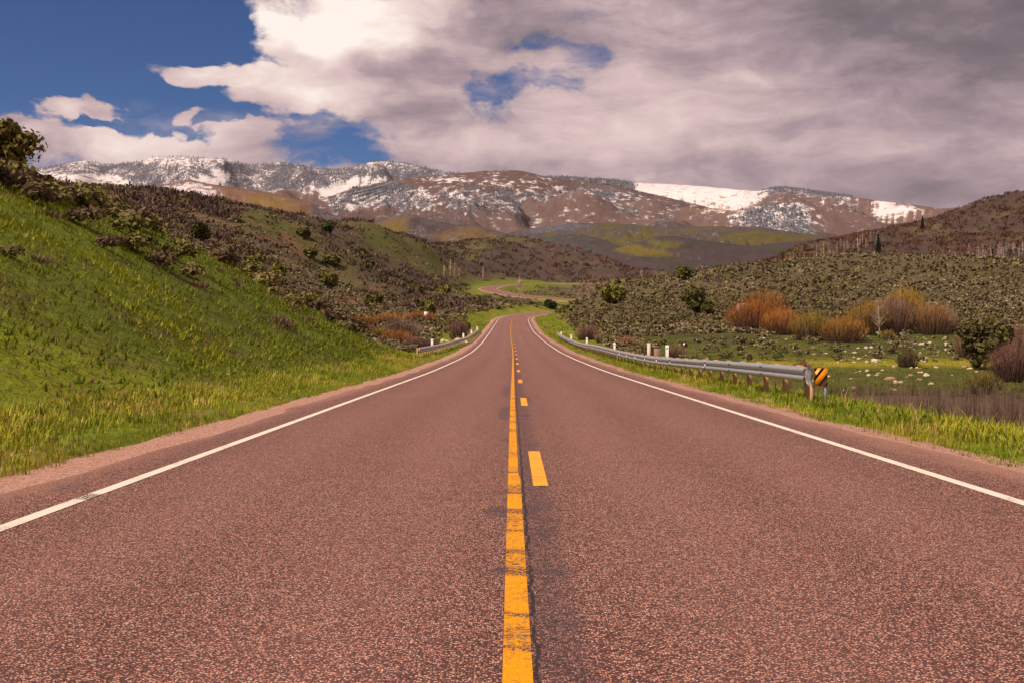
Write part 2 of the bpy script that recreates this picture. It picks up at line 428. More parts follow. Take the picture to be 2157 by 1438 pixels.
def height(x, y, roadcut=True):
    x = np.asarray(x, float); y = np.asarray(y, float); shp = x.shape
    x = x.ravel(); y = y.ravel()
    yy = np.maximum(y, 40.0)
    h = np.zeros(len(x))
    far = y > 55
    if far.any():
        u = np.clip(x[far] / yy[far], -0.80, 0.80)
        h[far] = rbf(u * 2.6, np.log(yy[far]) * 1.5) * yy[far] * sst(55, 105, y[far])
    rd = road_dist(x, y)
    wid = np.interp(y, [0, 60, 150, 300, 600], [7, 9, 12, 16, 22])
    h = h * sst(5.0, 5.0 + wid, rd)
    # right-hand embankment down to the gully and the meadow
    drop = sst(7.0, 13.5, x) * (1 - sst(70, 135, y)) * sst(-60, 0, y)
    h -= 1.7 * drop
    h -= 0.16 * sst(5.6, 7.5, rd) * (1 - drop) * (np.abs(x) < 60)
    dl = sst(6.2, 12, -x) * sst(74, 92, y) * (1 - sst(150, 190, y))
    h -= 0.9 * dl
    h += bank(x, y)
    nat = sst(5.5, 12, rd)
    h += nat * (0.22 * fbm(x / 7, y / 7, 3, 21) + 0.08 * fbm(x / 1.6, y / 1.6, 2, 22))
    h += nat * sst(120, 420, y) * 4.2 * fbm(x / 55, y / 70, 4, 31)
    # gullies on the higher hills
    hi = sst(420, 640, y) * sst(12, 60, rd)
    h += hi * 6.5 * (np.abs(fbm(x / 60 + .3 * y / 60, y / 140, 3, 44)) - 0.25)
    z = zroad(y) + h
    if roadcut:
        z -= 0.22 * (1 - sst(4.6, 5.4, rd))
    return z.reshape(shp)
def Hs(x, y): return float(height(np.array([x]), np.array([y]), False)[0])
def at(X, d):
    x = (X - CX) / F * d; return x, d, Hs(x, d)
def photo_xy(x, y, z):
    return CX + x / y * F, HY - z / y * F

# ------------------------------------------------------------------ materials: ground and plants
def tinted(name, rough=0.9, n_small=3.0, n_big=0.25, amount=0.45, spec=0.15, bumpd=0.0, rand=0.0, transl=0.0, stretch=(1, 1, 1)):
    m, t, o = newmat(name)
    p = geopos(t) if rand == 0 else objco(t)
    pv = vscale(t, p, stretch)
    a = noise(t, pv, n_small, 5, 0.65) - 0.5
    b = noise(t, pv, n_big, 3, 0.5) - 0.5
    k = 1.0 + a * (2.0 * amount) + b * amount
    if rand: k = k * (1.0 - rand * 0.5 + objrand(t) * rand)
    c = cmix(t, 1.0, attr(t, 'tint'), comb(t, k, k, k), 'MULTIPLY')
    nrm = bump(t, a, 0.8, bumpd) if bumpd else None
    pr = principled(t, o, c, rough, spec, normal=nrm)
    if transl:
        tr = t.nodes.new('ShaderNodeBsdfTranslucent'); t.links.new(c.s, tr.inputs[0])
        mx = t.nodes.new('ShaderNodeMixShader'); mx.inputs[0].default_value = transl
        t.links.new(pr.outputs[0], mx.inputs[1]); t.links.new(tr.outputs[0], mx.inputs[2]); t.links.new(mx.outputs[0], o.inputs[0])
    return m
M_ground = tinted('soil_and_turf', 0.95, 2.2, 0.12, 0.5, 0.1, 0.25)
M_grass = tinted('grass_blades', 0.7, 0.9, 0.25, 0.35, 0.25, transl=0.25)
M_leaf = tinted('leaf_clumps', 0.85, 2.5, 0.4, 0.35, 0.15, rand=0.5, transl=0.12)
M_brush = tinted('brush_clumps', 0.9, 0.5, 0.05, 0.4, 0.1)
M_twig = tinted('twigs', 0.85, 3.0, 0.5, 0.3, 0.15, rand=0.3)
M_bark = tinted('bark', 0.9, 12.0, 2.0, 0.5, 0.15, 0.02, rand=0.2, stretch=(1, 1, .25))
M_rock = tinted('rock', 0.9, 6.0, 1.0, 0.4, 0.2, 0.05, rand=0.4)

# ------------------------------------------------------------------ the ground sheet
def ground_tint(x, y, z):
    X, Y = CX + x / np.maximum(y, 2) * F, HY - z / np.maximum(y, 2) * F
    n1, n2, n3 = fbm(x / 3, y / 3, 3, 61), fbm(x / 14, y / 18, 3, 62), fbm(x / 45, y / 60, 3, 63)
    n4 = fbm(x / .9, y / .9, 2, 64)
    rd = road_dist(x, y)
    c = np.zeros(x.shape + (3,)); c[:] = (0.096, 0.071, 0.036)
    c = lerp3(c, (0.066, 0.056, 0.020), sst(0.1, 0.5, n2))
    left = x < 0
    # left slopes: oak brush browns, red earth, olive
    up = sst(300, 470, y) * left
    c = lerp3(c, (0.066, 0.045, 0.036), up * sst(-0.2, 0.35, n3 + .5 * n2) * 0.85)
    c = lerp3(c, (0.082, 0.078, 0.020), up * sst(-0.1, 0.3, -n3 + .4 * n2))
    red = left * sst(90, 150, y) * (1 - sst(420, 560, y)) * sst(0.12, 0.4, n2 + .4 * n1)
    c = lerp3(c, (0.165, 0.085, 0.052), red * 0.8)
    mid = sst(640, 740, y) * (X < 1460)
    c = lerp3(c, (0.062, 0.042, 0.034), mid * sst(-0.3, 0.2, n3 + .5 * n2) * .9)
    c = lerp3(c, (0.105, 0.060, 0.048), mid * sst(1080, 1240, X) * sst(-.1, .3, n2) * .8)
    # right-hand brush hill
    g = sst(520, 600, y) * (X > 1600)
    c = lerp3(c, (0.058, 0.038, 0.032), g * sst(-0.5, 0.1, n3 + .4 * n2) * .95)
    c = lerp3(c, (0.062, 0.054, 0.022), g * sst(0.25, 0.55, -n3 + .2 * n2) * .8)
    # meadow on the right
    mead = (x > 8) * sst(56, 70, y + 6 * n2) * (1 - sst(138, 156, y + 8 * n2 - 14 * sst(1500, 1300, X)))
    c = lerp3(c, (0.078, 0.084, 0.014), mead * .95)
    c = lerp3(c, (0.060, 0.058, 0.022), mead * sst(-0.1, 0.35, n2 + .5 * n1) * .8)
    yel = mead * np.exp(-((y - 104 - 3 * n2) / 4.5) ** 2) * (X > 1560) + (X > 2090) * np.exp(-((y - 136) / 8) ** 2)
    c = lerp3(c, (0.24, 0.205, 0.018), np.clip(yel, 0, 1) * .9)
    # dry bottom beyond the right verge
    dry = (x > 8) * (1 - sst(52, 66, y + 6 * n2)) * sst(-30, 0, y)
    c = lerp3(c, (0.098, 0.060, 0.044), dry)
    c = lerp3(c, (0.066, 0.066, 0.020), dry * sst(0.15, .45, n2))
    # the green bank
    b = bank(x, y); bk = sst(0.05, 0.6, b) * (y < 95)
    gr = lerp3(np.zeros(x.shape + (3,)) + (0.100, 0.124, 0.005), (0.160, 0.180, 0.006), sst(-.2, .5, n2))
    gr = lerp3(gr, (0.060, 0.044, 0.020), sst(0.05, 0.4, n1 + .5 * n4) * .5)
    gr = lerp3(gr, (0.115, 0.090, 0.045), sst(6.8, 8.2, b + 1.2 * n2) * .85)
    c = c * (1 - bk[..., None]) + gr * bk[..., None]
    # verges
    vw = np.interp(y, [0, 80, 160, 300], [3.2, 4.0, 7.0, 9.0])
    ver = (1 - sst(5 + vw - 1.2, 5 + vw + 1.2, rd + 1.2 * n1)) * (1 - bk * .75)
    vc = lerp3(np.zeros(x.shape + (3,)) + (0.120, 0.145, 0.010), (0.200, 0.165, 0.034), sst(0.0, .5, n1 + .4 * n2))
    c = c * (1 - ver[..., None]) + vc * ver[..., None]
    gl = (rd < 26) * sst(470, 500, y) * (1 - sst(26 * .6, 26, rd))
    c = lerp3(c, (0.115, 0.125, 0.020), gl * .9)
    return np.clip(c * (1 + 0.18 * n4[..., None]), 0.01, 1)

ys = [-45.0]
while ys[-1] < 1150: ys.append(ys[-1] + max(0.36, 0.0115 * abs(ys[-1]) + 0.22))
ys = np.array(ys); NC = 440
ss = np.linspace(-1, 1, NC)
GY = np.repeat(ys[:, None], NC, 1); GX = ss[None, :] * (np.maximum(GY, -20) + 47) * 0.70
GZ = height(GX, GY)
ground = build('ground', np.stack([GX, GY, GZ], -1).reshape(-1, 3), gridfaces(len(ys), NC), M_ground,
               tint=ground_tint(GX, GY, GZ).reshape(-1, 3), smooth=True)
tag(ground, 'valley ground of sagebrush soil, green bank, meadow and grassy verges', None, None, 'structure')
# the plain below everything out to the horizon
bv = np.array([(-40000, -20000, -40), (40000, -20000, -40), (40000, 40000, -40), (-40000, 40000, -40)], float)
pl = build('terrain', bv, np.array([(0, 1, 2, 3)]), M_ground, tint=np.tile((0.1, 0.09, 0.05), (4, 1)))
tag(pl, 'wide open land reaching the horizon', None, None, 'structure')

# ------------------------------------------------------------------ road, shoulders, markings
def asphalt_nodes(t):
    """colour and height of the red chip-seal surface in road space (u across, v along, metres)"""
    uv = uvco(t); ux, uy, _ = sep(t, uv)
    chips = voro(t, uv, 96.0); cr, cg, cb = sep(t, chips)
    dist = voro(t, uv, 96.0, 'Distance')
    col = ramp(t, cr, [(0.0, (0.036, 0.017, 0.017)), (0.24, (0.150, 0.044, 0.033)), (0.48, (0.430, 0.150, 0.106)), (0.74, (0.76, 0.330, 0.240)), (0.90, (0.90, 0.52, 0.39)), (1.0, (0.98, 0.74, 0.58))])
    fine = noise(t, uv, 210.0, 2, 0.6)
    col = cmix(t, 0.30, col, ramp(t, fine, [(0.40, (0.026, 0.012, 0.011)), (0.60, (0.58, 0.26, 0.195))]))
    col = cmix(t, dist.smooth(0.28, 0.58) * 0.92, col, (0.026, 0.011, 0.010))
    big = noise(t, vscale(t, uv, (0.9, 0.12, 1)), 1.6, 5, 0.6)
    mid = noise(t, uv, 5.0, 4, 0.6)
    k = 0.80 + big * 0.34 + mid * 0.14
    col = cmix(t, 1.0, col, comb(t, k, k, k), 'MULTIPLY')
    # wheel paths a little paler
    for c0 in (-2.45, -0.85, 1.15, 2.75):
        wp = ((ux - c0) * (ux - c0) * -3.0)._m('EXPONENT') * 0.10
        col = cmix(t, wp, col, (0.46, 0.225, 0.185))
    # tar along the centre joint, ragged, with blots across the line
    wob = (noise(t, vscale(t, uv, (1, 0.35, 1)), 2.6, 4, 0.7) - 0.5) * 0.36
    band = (1.0 - ((ux + wob * 0.5 - 0.20).abs() / 0.17)).clamp().smooth(0.0, 0.7)
    bp = noise(t, vscale(t, uv, (0.5, 1.0, 1)), 1.3, 5, 0.65).smooth(0.52, 0.70)
    blot = (1.0 - ((ux + wob - 0.06).abs() / 0.34)).clamp().smooth(0.0, 0.9) * noise(t, vscale(t, uv, (0.35, 2.0, 1)), 1.1, 6, 0.75).smooth(0.60, 0.72)
    tar = (band * (0.40 + bp * 0.50)).max(blot * 0.85)
    nz = (noise(t, vscale(t, uv, (1, 2.5, 1)), 9.0, 6, 0.75) - 0.5)
    for (x0, s0, hx, hs, k0) in ((0.02, 6.02, .20, .09, 1.0), (0.05, 6.62, .12, .05, .8), (0.0, 8.15, .24, .34, .9), (-.06, 9.2, .10, .16, .7), (0.22, 8.6, .14, .5, .6), (0.05, 14.2, .22, .35, .7), (.14, 5.2, .10, .4, .6), (-.1, 19.5, .16, 2.2, .7), (.3, 24, .12, 3.0, .6), (-.14, 29, .12, 4.0, .6)):
        e = ((ux + nz * .22 - x0) * (1 / hx)); f = ((uy + nz * .5 - s0) * (1 / hs))
        tar = tar.max(((1.0 - (e * e + f * f)).clamp().smooth(0.0, .55)) * (noise(t, vscale(t, uv, (.7, 5, 1)), 8.0, 5, .75).smooth(.40, .56) * .7 + .3) * k0)
    col = cmix(t, tar * 0.95, col, (0.060, 0.038, 0.043))
    wv1 = noise(t, vscale(t, uv, (0.0, 1, 1)), 3.5, 6, 0.7) - 0.5
    crm = 1.0 - ((ux - 0.098 - wv1 * 0.10).abs()).smooth(0.004, 0.017)
    rid = (noise(t, uv, 6.0, 5, 0.65) - 0.5).abs()
    crm = crm.max((1.0 - rid.smooth(0.002, 0.012)) * (1.0 - ((ux + wob * .4 - 0.15).abs() / 0.11)).clamp().smooth(0.0, .6))
    crm = crm * noise(t, vscale(t, uv, (1, .4, 1)), 2.2, 3, .6).smooth(.32, .46)
    col = cmix(t, crm * 0.9, col, (0.018, 0.012, 0.013))
    # faint transverse cracks
    tv = ((noise(t, vscale(t, uv, (0.16, 1.0, 1)), 0.30, 5, 0.6) - 0.5) * 1.0).abs()
    tcr = (1.0 - tv.smooth(0.0, 0.0035)) * noise(t, uv, 0.5, 2).smooth(0.5, 0.65)
    col = cmix(t, tcr * 0.5, col, (0.05, 0.03, 0.03))
    # red dust drifting in from both shoulders
    ed = ((ux - 0.27).abs() + (noise(t, vscale(t, uv, (1, .3, 1)), 1.3, 5, 0.65) - 0.5) * 0.9).smooth(3.95, 4.55)
    col = cmix(t, ed * 0.62, col, (0.34, 0.170, 0.122))
    dk = noise(t, vscale(t, uv, (0.7, 0.25, 1), (5, 2, 0)), 1.1, 4, 0.6).smooth(0.58, 0.72) * ((ux - 0.27).abs()).smooth(3.7, 4.0)
    col = cmix(t, dk * 0.6, col, (0.085, 0.062, 0.062))
    hgt = (1.0 - dist * 1.2) + fine * 0.3
    return col, hgt, uv, (ux, uy)
m, t, o = newmat('red_chip_seal')
ac, ah, _, _ = asphalt_nodes(t)
principled(t, o, ac, 0.72, 0.25, normal=bump(t, ah, 0.7, 0.008))
M_asphalt = m
def paint_mat(name, c1, c2, wear):
    m, t, o = newmat(name)
    ac, ah, uv, (ux, uy) = asphalt_nodes(t)
    mo = noise(t, vscale(t, uv, (1, .6, 1)), 60.0, 3, 0.6)
    big = noise(t, vscale(t, uv, (.5, .5, 1)), 2.0, 4, 0.6)
    pc = cmix(t, mo.smooth(.3, .7), c1, c2)
    w = (noise(t, vscale(t, uv, (0.7, 1.7, 1)), 34.0, 6, 0.78) + (big - 0.5) * 0.55).smooth(wear, wear + 0.05)
    across = noise(t, vscale(t, uv, (0.12, 1.5, 1)), 2.1, 6, 0.7).smooth(wear + 0.10, wear + 0.15)
    w = w.max(across) if wear < .6 else w.max((1.0 - ((uy + ux * .4 - 7.55).abs() / .22)).clamp().smooth(0, .5) * mo.smooth(.40, .52))
    rid = (noise(t, vscale(t, uv, (1, .7, 1)), 11.0, 5, 0.7) - 0.5).abs()
    w = w.max((1.0 - rid.smooth(0.004, 0.016)) * noise(t, uv, 1.7, 2).smooth(0.48, 0.60))
    if wear < .6:
        for (s0, hs) in ((6.0, .20), (6.6, .09), (8.12, .14), (9.18, .10), (10.6, .08), (5.05, .05), (7.3, .06), (4.5, .05)):
            w = w.max((1.0 - ((uy + (across - 0.0) * .02 + (mo - .5) * .22 + (big - .5) * .5 + ux * .3 - s0).abs() / hs)).clamp().smooth(0.0, 0.5) * mo.smooth(.40, .54))
    dark = cmix(t, 0.6, ac, (0.05, 0.035, 0.035))
    c = cmix(t, w, pc, dark)
    principled(t, o, c, 0.75, 0.2, normal=bump(t, ah, 0.5, 0.005)); return m
M_yellow = paint_mat('worn_yellow_paint', (0.60, 0.225, 0.0), (0.74, 0.305, 0.002), 0.535)
M_dash = paint_mat('fresh_yellow_paint', (0.78, 0.30, 0.025), (0.82, 0.34, 0.04), 0.66)
M_white = paint_mat('worn_white_paint', (0.62, 0.52, 0.43), (0.72, 0.62, 0.52), 0.625)

def stations(s0, s1):
    s = [s0]
    while s[-1] < s1: s.append(s[-1] + max(0.35, 0.012 * max(s[-1], 0)) if s[-1] < 240 else s[-1] + 2.5)
    s[-1] = s1; return np.array(s)
SMAX = 900.0
def strip(name, offs_fn, s, mat, lift=0.0, parent=None, seg=1, zf=None):
    """a ribbon along the road; offs_fn(s) -> lateral offsets (columns), relative to the camera-centred lateral axis"""
    p, n = centre(s); offs = offs_fn(s)                       # (rows, cols)
    xy = p[:, None, :] + n[:, None, :] * (offs[..., None] - 0.27)
    z = zroad(xy[..., 1]) + lift
    if zf is not None: z = z + zf(offs)
    V = np.concatenate([xy, z[..., None]], -1).reshape(-1, 3)
    uv = np.stack([offs, np.repeat(s[:, None], offs.shape[1], 1)], -1).reshape(-1, 2)
    return build(name, V, gridfaces(len(s), offs.shape[1])[:, ::-1], mat, uv=uv, parent=parent, smooth=True)
S_all = stations(-40, SMAX)
EL = lambda s: -4.10 + 0.22 * fbm(s / 3.1, s * 0, 3, 71)
ER = lambda s: 4.68 + 0.25 * fbm(s / 3.4, s * 0 + 5, 3, 72)
def cols(*c): return lambda s: np.stack([np.full(len(s), k) if np.isscalar(k) else k(s) for k in c], 1)
road = strip('road', cols(EL, -3.0, -1.5, 0.0, 1.6, 3.2, ER), S_all, M_asphalt)
tag(road, 'red chip-seal two-lane road running down the valley and bending right', None, None, 'structure')
m, t, o = newmat('red_gravel')
uv = uvco(t); ch = sep(t, voro(t, uv, 60.0))[0]; bigg = noise(t, uv, 1.2, 4)
gc = ramp(t, ch, [(0, (0.15, 0.062, 0.044)), (0.5, (0.33, 0.165, 0.118)), (1, (0.60, 0.38, 0.29))])
gc = cmix(t, bigg.smooth(.35, .7) * .5, gc, (0.34, 0.175, 0.125))
principled(t, o, gc, 0.9, 0.2, normal=bump(t, voro(t, uv, 60.0, 'Distance'), 0.8, 0.01)); M_gravel = m
GLo = lambda s: -5.0 + 0.42 * fbm(s / 2.3, s * 0, 5, 73, .65)
GRo = lambda s: 5.5 + 0.42 * fbm(s / 2.3, s * 0 + 9, 5, 74, .65)
zsh = lambda o: -0.10 * sst(0, 1.2, np.minimum(np.abs(o - 4.68), np.abs(o + 4.10)))
for nm, A, B, sg in (('left', EL, GLo, -1), ('right', ER, GRo, 1)):
    f = (lambda s, A=A, B=B, sg=sg: np.stack([A(s), A(s) * .5 + B(s) * .5, B(s), B(s) + sg * .5], 1))
    zz = (lambda o_, sg=sg: np.stack([o_[:, 0] * 0, o_[:, 0] * 0 - .02, o_[:, 0] * 0 - .06, o_[:, 0] * 0 - .40], 1))
    g = strip('road_shoulder', f, S_all, M_gravel, 0.0, zf=zz)
    tag(g, 'pink gravel shoulder along the %s edge of the road' % nm, None, None, 'structure')
S_m = stations(-20, 470)
l1 = strip('edge_line', cols(-3.46, -3.34), S_m, M_white, 0.004, parent=road); l1['label'] = 'white edge line along the left side of the road'
l2 = strip('edge_line', cols(3.88, 4.00), S_m, M_white, 0.004, parent=road); l2['label'] = 'white edge line along the right side of the road'
l3 = strip('centre_line', lambda s: np.stack([-0.035 + 0 * s, 0.078 + 0 * s - 0.016 * sst(10.2, 10.4, s)], 1), S_m, M_yellow, 0.004, parent=road); l3['label'] = 'continuous worn yellow centre line'
k = 0
d0 = 9.58
while d0 + 12.19 * k < 300:
    a = d0 + 12.19 * k
    strip('centre_dash', cols(0.185, 0.315), np.linspace(a, a + 3.05, 8), M_dash, 0.004, parent=road); k += 1

# ------------------------------------------------------------------ foothills and snowy mountains
def mountain_mat(name, D):
    m, t, o = newmat(name)
    p = geopos(t)
    s = 10000.0 / D
    px_, py_, pz_ = sep(t, p)
    up = pz_ * 1.15 + py_ * 0.13           # height along the slope
    pt = comb(t, px_ * s, up * (s * 0.75), py_ * (s * 0.02))
    tr = noise(t, pt, 1 / 15.0, 3, 0.75)
    cl = noise(t, pt, 1 / 110.0, 4, 0.6)
    pa = noise(t, comb(t, px_ * s + up * (s * .5), up * (s * 1.5), py_ * (s * .02)), 1 / 62.0, 8, 0.72)
    snow, tree = attr(t, 'snow', 'Fac'), attr(t, 'tree', 'Fac')
    hat = noise(t, comb(t, px_ * s, up * (s * .22), py_ * (s * .01)), 1 / 14.0, 3, 0.7)
    gr = 0.25 + noise(t, pt, 1 / 40.0, 5, 0.72) * 0.75 + hat * 0.45
    c = cmix(t, 1.0, attr(t, 'tint'), comb(t, gr, gr, gr), 'MULTIPLY')
    sm = ((pa - .5) * 2.3 + (cl - .5) * .5 + snow * 1.0 - 0.52).smooth(-0.14, 0.22)
    c = cmix(t, sm, c, (0.62, 0.56, 0.555))
    tm = ((tr - .5) * 1.3 + (cl - 0.5) * 0.9 + tree * 0.95 - 0.50).smooth(-0.07, 0.10)
    c = cmix(t, tm, c, cmix(t, tr.smooth(0.45, 0.65), (0.050, 0.046, 0.060), (0.165, 0.148, 0.165)))
    principled(t, o, c, 0.95, 0.1, normal=bump(t, tr + cl, 0.6, 9.0 / s))
    return m
def poly(X, Y, pts, wob=5.0, seed=3):
    w = 0.0
    for k in range(4):
        a = wob * fbm(X / 16, Y / 8, 4, seed, .65); b = wob * fbm(X / 16 + 40, Y / 8 + 7, 4, seed + 5, .65)
        w = w + .25 * inpoly(X + a * 2.2 + (k - 1.5) * 6.0 + 5 * fbm(Y / 6, X / 60 + k, 3, seed + 9), Y + b * 1.2 + (k % 2 - .5) * 2.4, pts)
    return w
def ridge(name, label, pts, dr, toe, dt, paint, amp=0.012, lam=600.0, rows=56, step=2.2, p=1.0, seed=0, rough=1.2, X0=None, X1=None, cat='hill'):
    pts = np.array(pts, float)
    X = np.arange(pts[0, 0] if X0 is None else X0, (pts[-1, 0] if X1 is None else X1) + step, step)
    Yr = np.interp(X, pts[:, 0], pts[:, 1])
    k = np.ones(7) / 7; Yr = np.convolve(np.pad(Yr, 3, mode='edge'), k, mode='valid') + rough * fbm(X / 26, X * 0 + seed, 4, seed + 1)
    toe = np.array(toe, float) if not np.isscalar(toe) else np.array([(X[0], toe), (X[-1], toe)], float)
    Yt = np.interp(X, toe[:, 0], toe[:, 1])
    t = np.concatenate([np.linspace(0, 1, rows), 1 + np.array([.012, .03, .06, .12])])[:, None]
    d = dt * (dr / dt) ** t + 0 * X[None]
    tt = np.clip(t, 0, 1)
    Y = Yt + (Yr - Yt) * tt ** p
    z = (HY - Y) / F * d
    x = (X - CX)[None] / F * d
    l2 = lam * 1.9
    nz = 1 - 2.2 * np.abs(fbm(x / l2 + .5 * d / l2, d / (l2 * 2.4), 4, seed + 11, .45)) + 0.35 * fbm(x / l2 * 2.3, d / l2 * 1.2, 4, seed + 17)
    env = np.sin(np.pi * tt ** .9) ** 1.2
    z = z + 2.4 * amp * d * (nz - .6) * env * (Yt - Yr)[None].clip(5, 200) / 100
    lim = (HY - Yr)[None] / F - .00022 * np.clip(1 - t, 0, 1) * 10          # spurs stay below the crest line
    ex = np.clip(z / d - lim, 0, None); z = z - d * np.where(t < 1, ex * .93, 0)
    z = z - np.clip(t - 1, 0, 1) * dr * .9
    c, sn, te = paint(X[None] + 0 * Y, HY - z / d * F); c = c * np.array([.66, .62, .66])
    o = build(name, np.stack([x, d, z], -1).reshape(-1, 3), gridfaces(len(t), len(X)), mountain_mat(name + '_cover', dr), tint=np.clip(c, 0.005, 1).reshape(-1, 3),
              smooth=True, extra={'snow': sn, 'tree': te})
    tag(o, label, None, None, 'structure')
    return x, d, z, sn, te, X, Y
def base(X, c): a = np.zeros(X.shape + (3,)); a[:] = c; return a
def setp(m, arrs, vals):
    m = np.asarray(m, float)
    for a, v in zip(arrs, vals):
        if v is None: continue
        w = m[..., None] if a.ndim > m.ndim else m
        a += (np.asarray(v, float) - a) * w

FOREST = []
def paint_left(X, Y):
    c = base(X, (0.30, 0.235, 0.215)); sn = base(X, 0)[..., 0] + .66; te = sn * 0 + .69
    n = fbm(X / 30, Y / 14, 4, 5)
    te = te - .30 * sst(352, 338, Y) + .22 * n
    setp(poly(X, Y, [(60, 368), (170, 366), (262, 372), (270, 385), (235, 400), (160, 398), (60, 392)]), (te,), (.22,))
    m1 = poly(X, Y, [(640, 398), (690, 391), (760, 381), (815, 372), (812, 384), (765, 400), (722, 414), (690, 420), (655, 410)], 4); setp(m1, (sn, te), (.90, .16))
    m2 = poly(X, Y, [(400, 380), (472, 366), (482, 380), (440, 394), (415, 390)], 3); setp(m2, (sn, te), (.92, .18))
    low = sst(396, 408, Y - 8 * n) * (X > 400) * (1 - m1) * (1 - m2); setp(low, (c, sn, te), ((0.215, 0.125, 0.088), .18, .12))
    return c, sn, te
x, d, z, sn, te, XX, YY = ridge('mountain', 'snow covered mountain range with grey conifer forest, far left',
    [(-500, 366), (-200, 360), (60, 362), (110, 350), (160, 342), (185, 338), (215, 347), (300, 343), (318, 331), (400, 331), (490, 338), (520, 348), (570, 346), (590, 341), (620, 347), (660, 353), (700, 357),
     (745, 353), (775, 343), (800, 340), (840, 343), (880, 352), (930, 362), (960, 367), (1100, 380), (1300, 392)], 11500, 470, 7000, paint_left, 0.020, 620, 70, seed=1, rough=1.6)
FOREST.append((x, d, z, te, 26))
def paint_right(X, Y):
    c = base(X, (0.215, 0.142, 0.115)); sn = base(X, 0)[..., 0] + .24; te = sn * 0 + .22
    n = fbm(X / 40, Y / 16, 4, 25)
    setp(poly(X, Y, [(900, 360), (1345, 380), (1345, 408), (1300, 410), (1100, 400)], 4), (c, sn, te), ((.25, .19, .17), .62, .70))
    setp(poly(X, Y, [(1335, 380), (1420, 384), (1500, 388), (1625, 398), (1608, 412), (1590, 428), (1560, 446), (1530, 449), (1490, 440), (1440, 428), (1380, 414), (1335, 404)], 4), (c, sn, te), ((.55, .38, .30), .80, .24))
    setp(poly(X, Y, [(1440, 424), (1500, 430), (1550, 440), (1545, 452), (1490, 446)], 6), (c, sn, te), ((.40, .24, .14), .48, .05))
    setp(poly(X, Y, [(1595, 412), (1640, 390), (1720, 400), (1800, 412), (1800, 418), (1700, 412), (1640, 412)], 3), (c, sn, te), ((.25, .19, .17), .62, .66))
    setp(poly(X, Y, [(1530, 470), (1580, 440), (1640, 426), (1700, 438), (1720, 500), (1640, 500)], 7), (c, sn, te), ((.20, .16, .15), .74, .62))
    setp(poly(X, Y, [(1640, 420), (1760, 432), (1850, 442), (1840, 450), (1700, 440)], 5), (c, sn, te), (None, .46, .35))
    setp(poly(X, Y, [(1828, 444), (1850, 430), (1905, 433), (1970, 447), (1890, 464), (1842, 458)], 4), (c, sn, te), ((.36, .22, .14), .66, .16))
    setp(poly(X, Y, [(1838, 424), (1890, 426), (1880, 434), (1850, 434)], 3), (c, sn, te), (None, 1.0, .1))
    te = te + .10 * n; sn = sn + .10 * n + .16 * fbm(X / 11 + Y / 30, Y / 26, 4, 27)
    return c, sn, te
x, d, z, sn, te, XX, YY = ridge('mountain', 'brown mountain ridge with a bright open snowfield, on the right',
    [(1000, 385), (1150, 373), (1200, 371), (1260, 377), (1330, 385), (1350, 386), (1400, 388), (1480, 393), (1560, 400), (1600, 403), (1640, 395), (1690, 400), (1740, 408), (1800, 416), (1860, 424), (1920, 431),
     (1980, 440), (2040, 436), (2100, 428), (2160, 420), (2500, 410), (2800, 415)], 9800, 530, 5200, paint_right, 0.020, 560, 70, seed=3, rough=1.0)
FOREST.append((x, d, z, te, 22))
def paint_dome(X, Y):
    c = base(X, (0.168, 0.102, 0.078)); n = fbm(X / 26, Y / 10, 4, 35); n2 = fbm(X / 70, Y / 22, 3, 36)
    sn = base(X, 0)[..., 0] + .27; te = sn * 0 + .36
    setp(poly(X, Y, [(690, 420), (740, 396), (830, 385), (900, 400), (930, 440), (800, 440), (700, 450)], 6), (c, sn, te), ((.20, .15, .135), .56, .52))
    setp(poly(X, Y, [(860, 378), (960, 384), (1080, 396), (1200, 398), (1190, 392), (1080, 386), (960, 374)], 4), (c, sn, te), (None, .52, .1))
    setp(poly(X, Y, [(920, 404), (1000, 396), (1130, 404), (1200, 420), (1180, 452), (1040, 452), (940, 440)], 7), (c, sn, te), ((.15, .118, .118), .50, .52))
    setp(poly(X, Y, [(1060, 384), (1130, 372), (1180, 380), (1120, 392)], 5), (c, sn, te), (None, .42, .1))
    setp(poly(X, Y, [(1210, 404), (1330, 404), (1440, 440), (1460, 470), (1230, 462)], 8), (c, sn, te), ((.155, .118, .115), .46, .46))
    setp(poly(X, Y, [(1130, 432), (1240, 428), (1330, 452), (1250, 470), (1110, 462)], 8), (c, sn, te), ((.11, .095, .105), .36, .72))
    low = sst(446, 472, Y + 8 * n); c = lerp3(c, (0.118, 0.088, 0.078), low); sn = sn * (1 - .75 * low)
    c = lerp3(c, (0.205, 0.120, 0.080), sst(.1, .5, n2) * (1 - low) * .7)
    return c, sn + .22 * n, te + .15 * n2
x, d, z, sn, te, XX, YY = ridge('mountain', 'rounded brown dome mountain with patchy snow in the centre',
    [(480, 452), (560, 444), (640, 432), (700, 413), (740, 398), (800, 385), (830, 380), (880, 373), (930, 370), (990, 363), (1040, 359), (1090, 359), (1120, 365), (1160, 374), (1220, 383), (1300, 392), (1370, 408),
     (1440, 425), (1500, 440), (1560, 453), (1620, 469), (1690, 483), (1760, 492)], 7800, 530, 4200, paint_dome, 0.022, 420, 64, seed=5, rough=1.0)
FOREST.append((x, d, z, te * .6, 18))
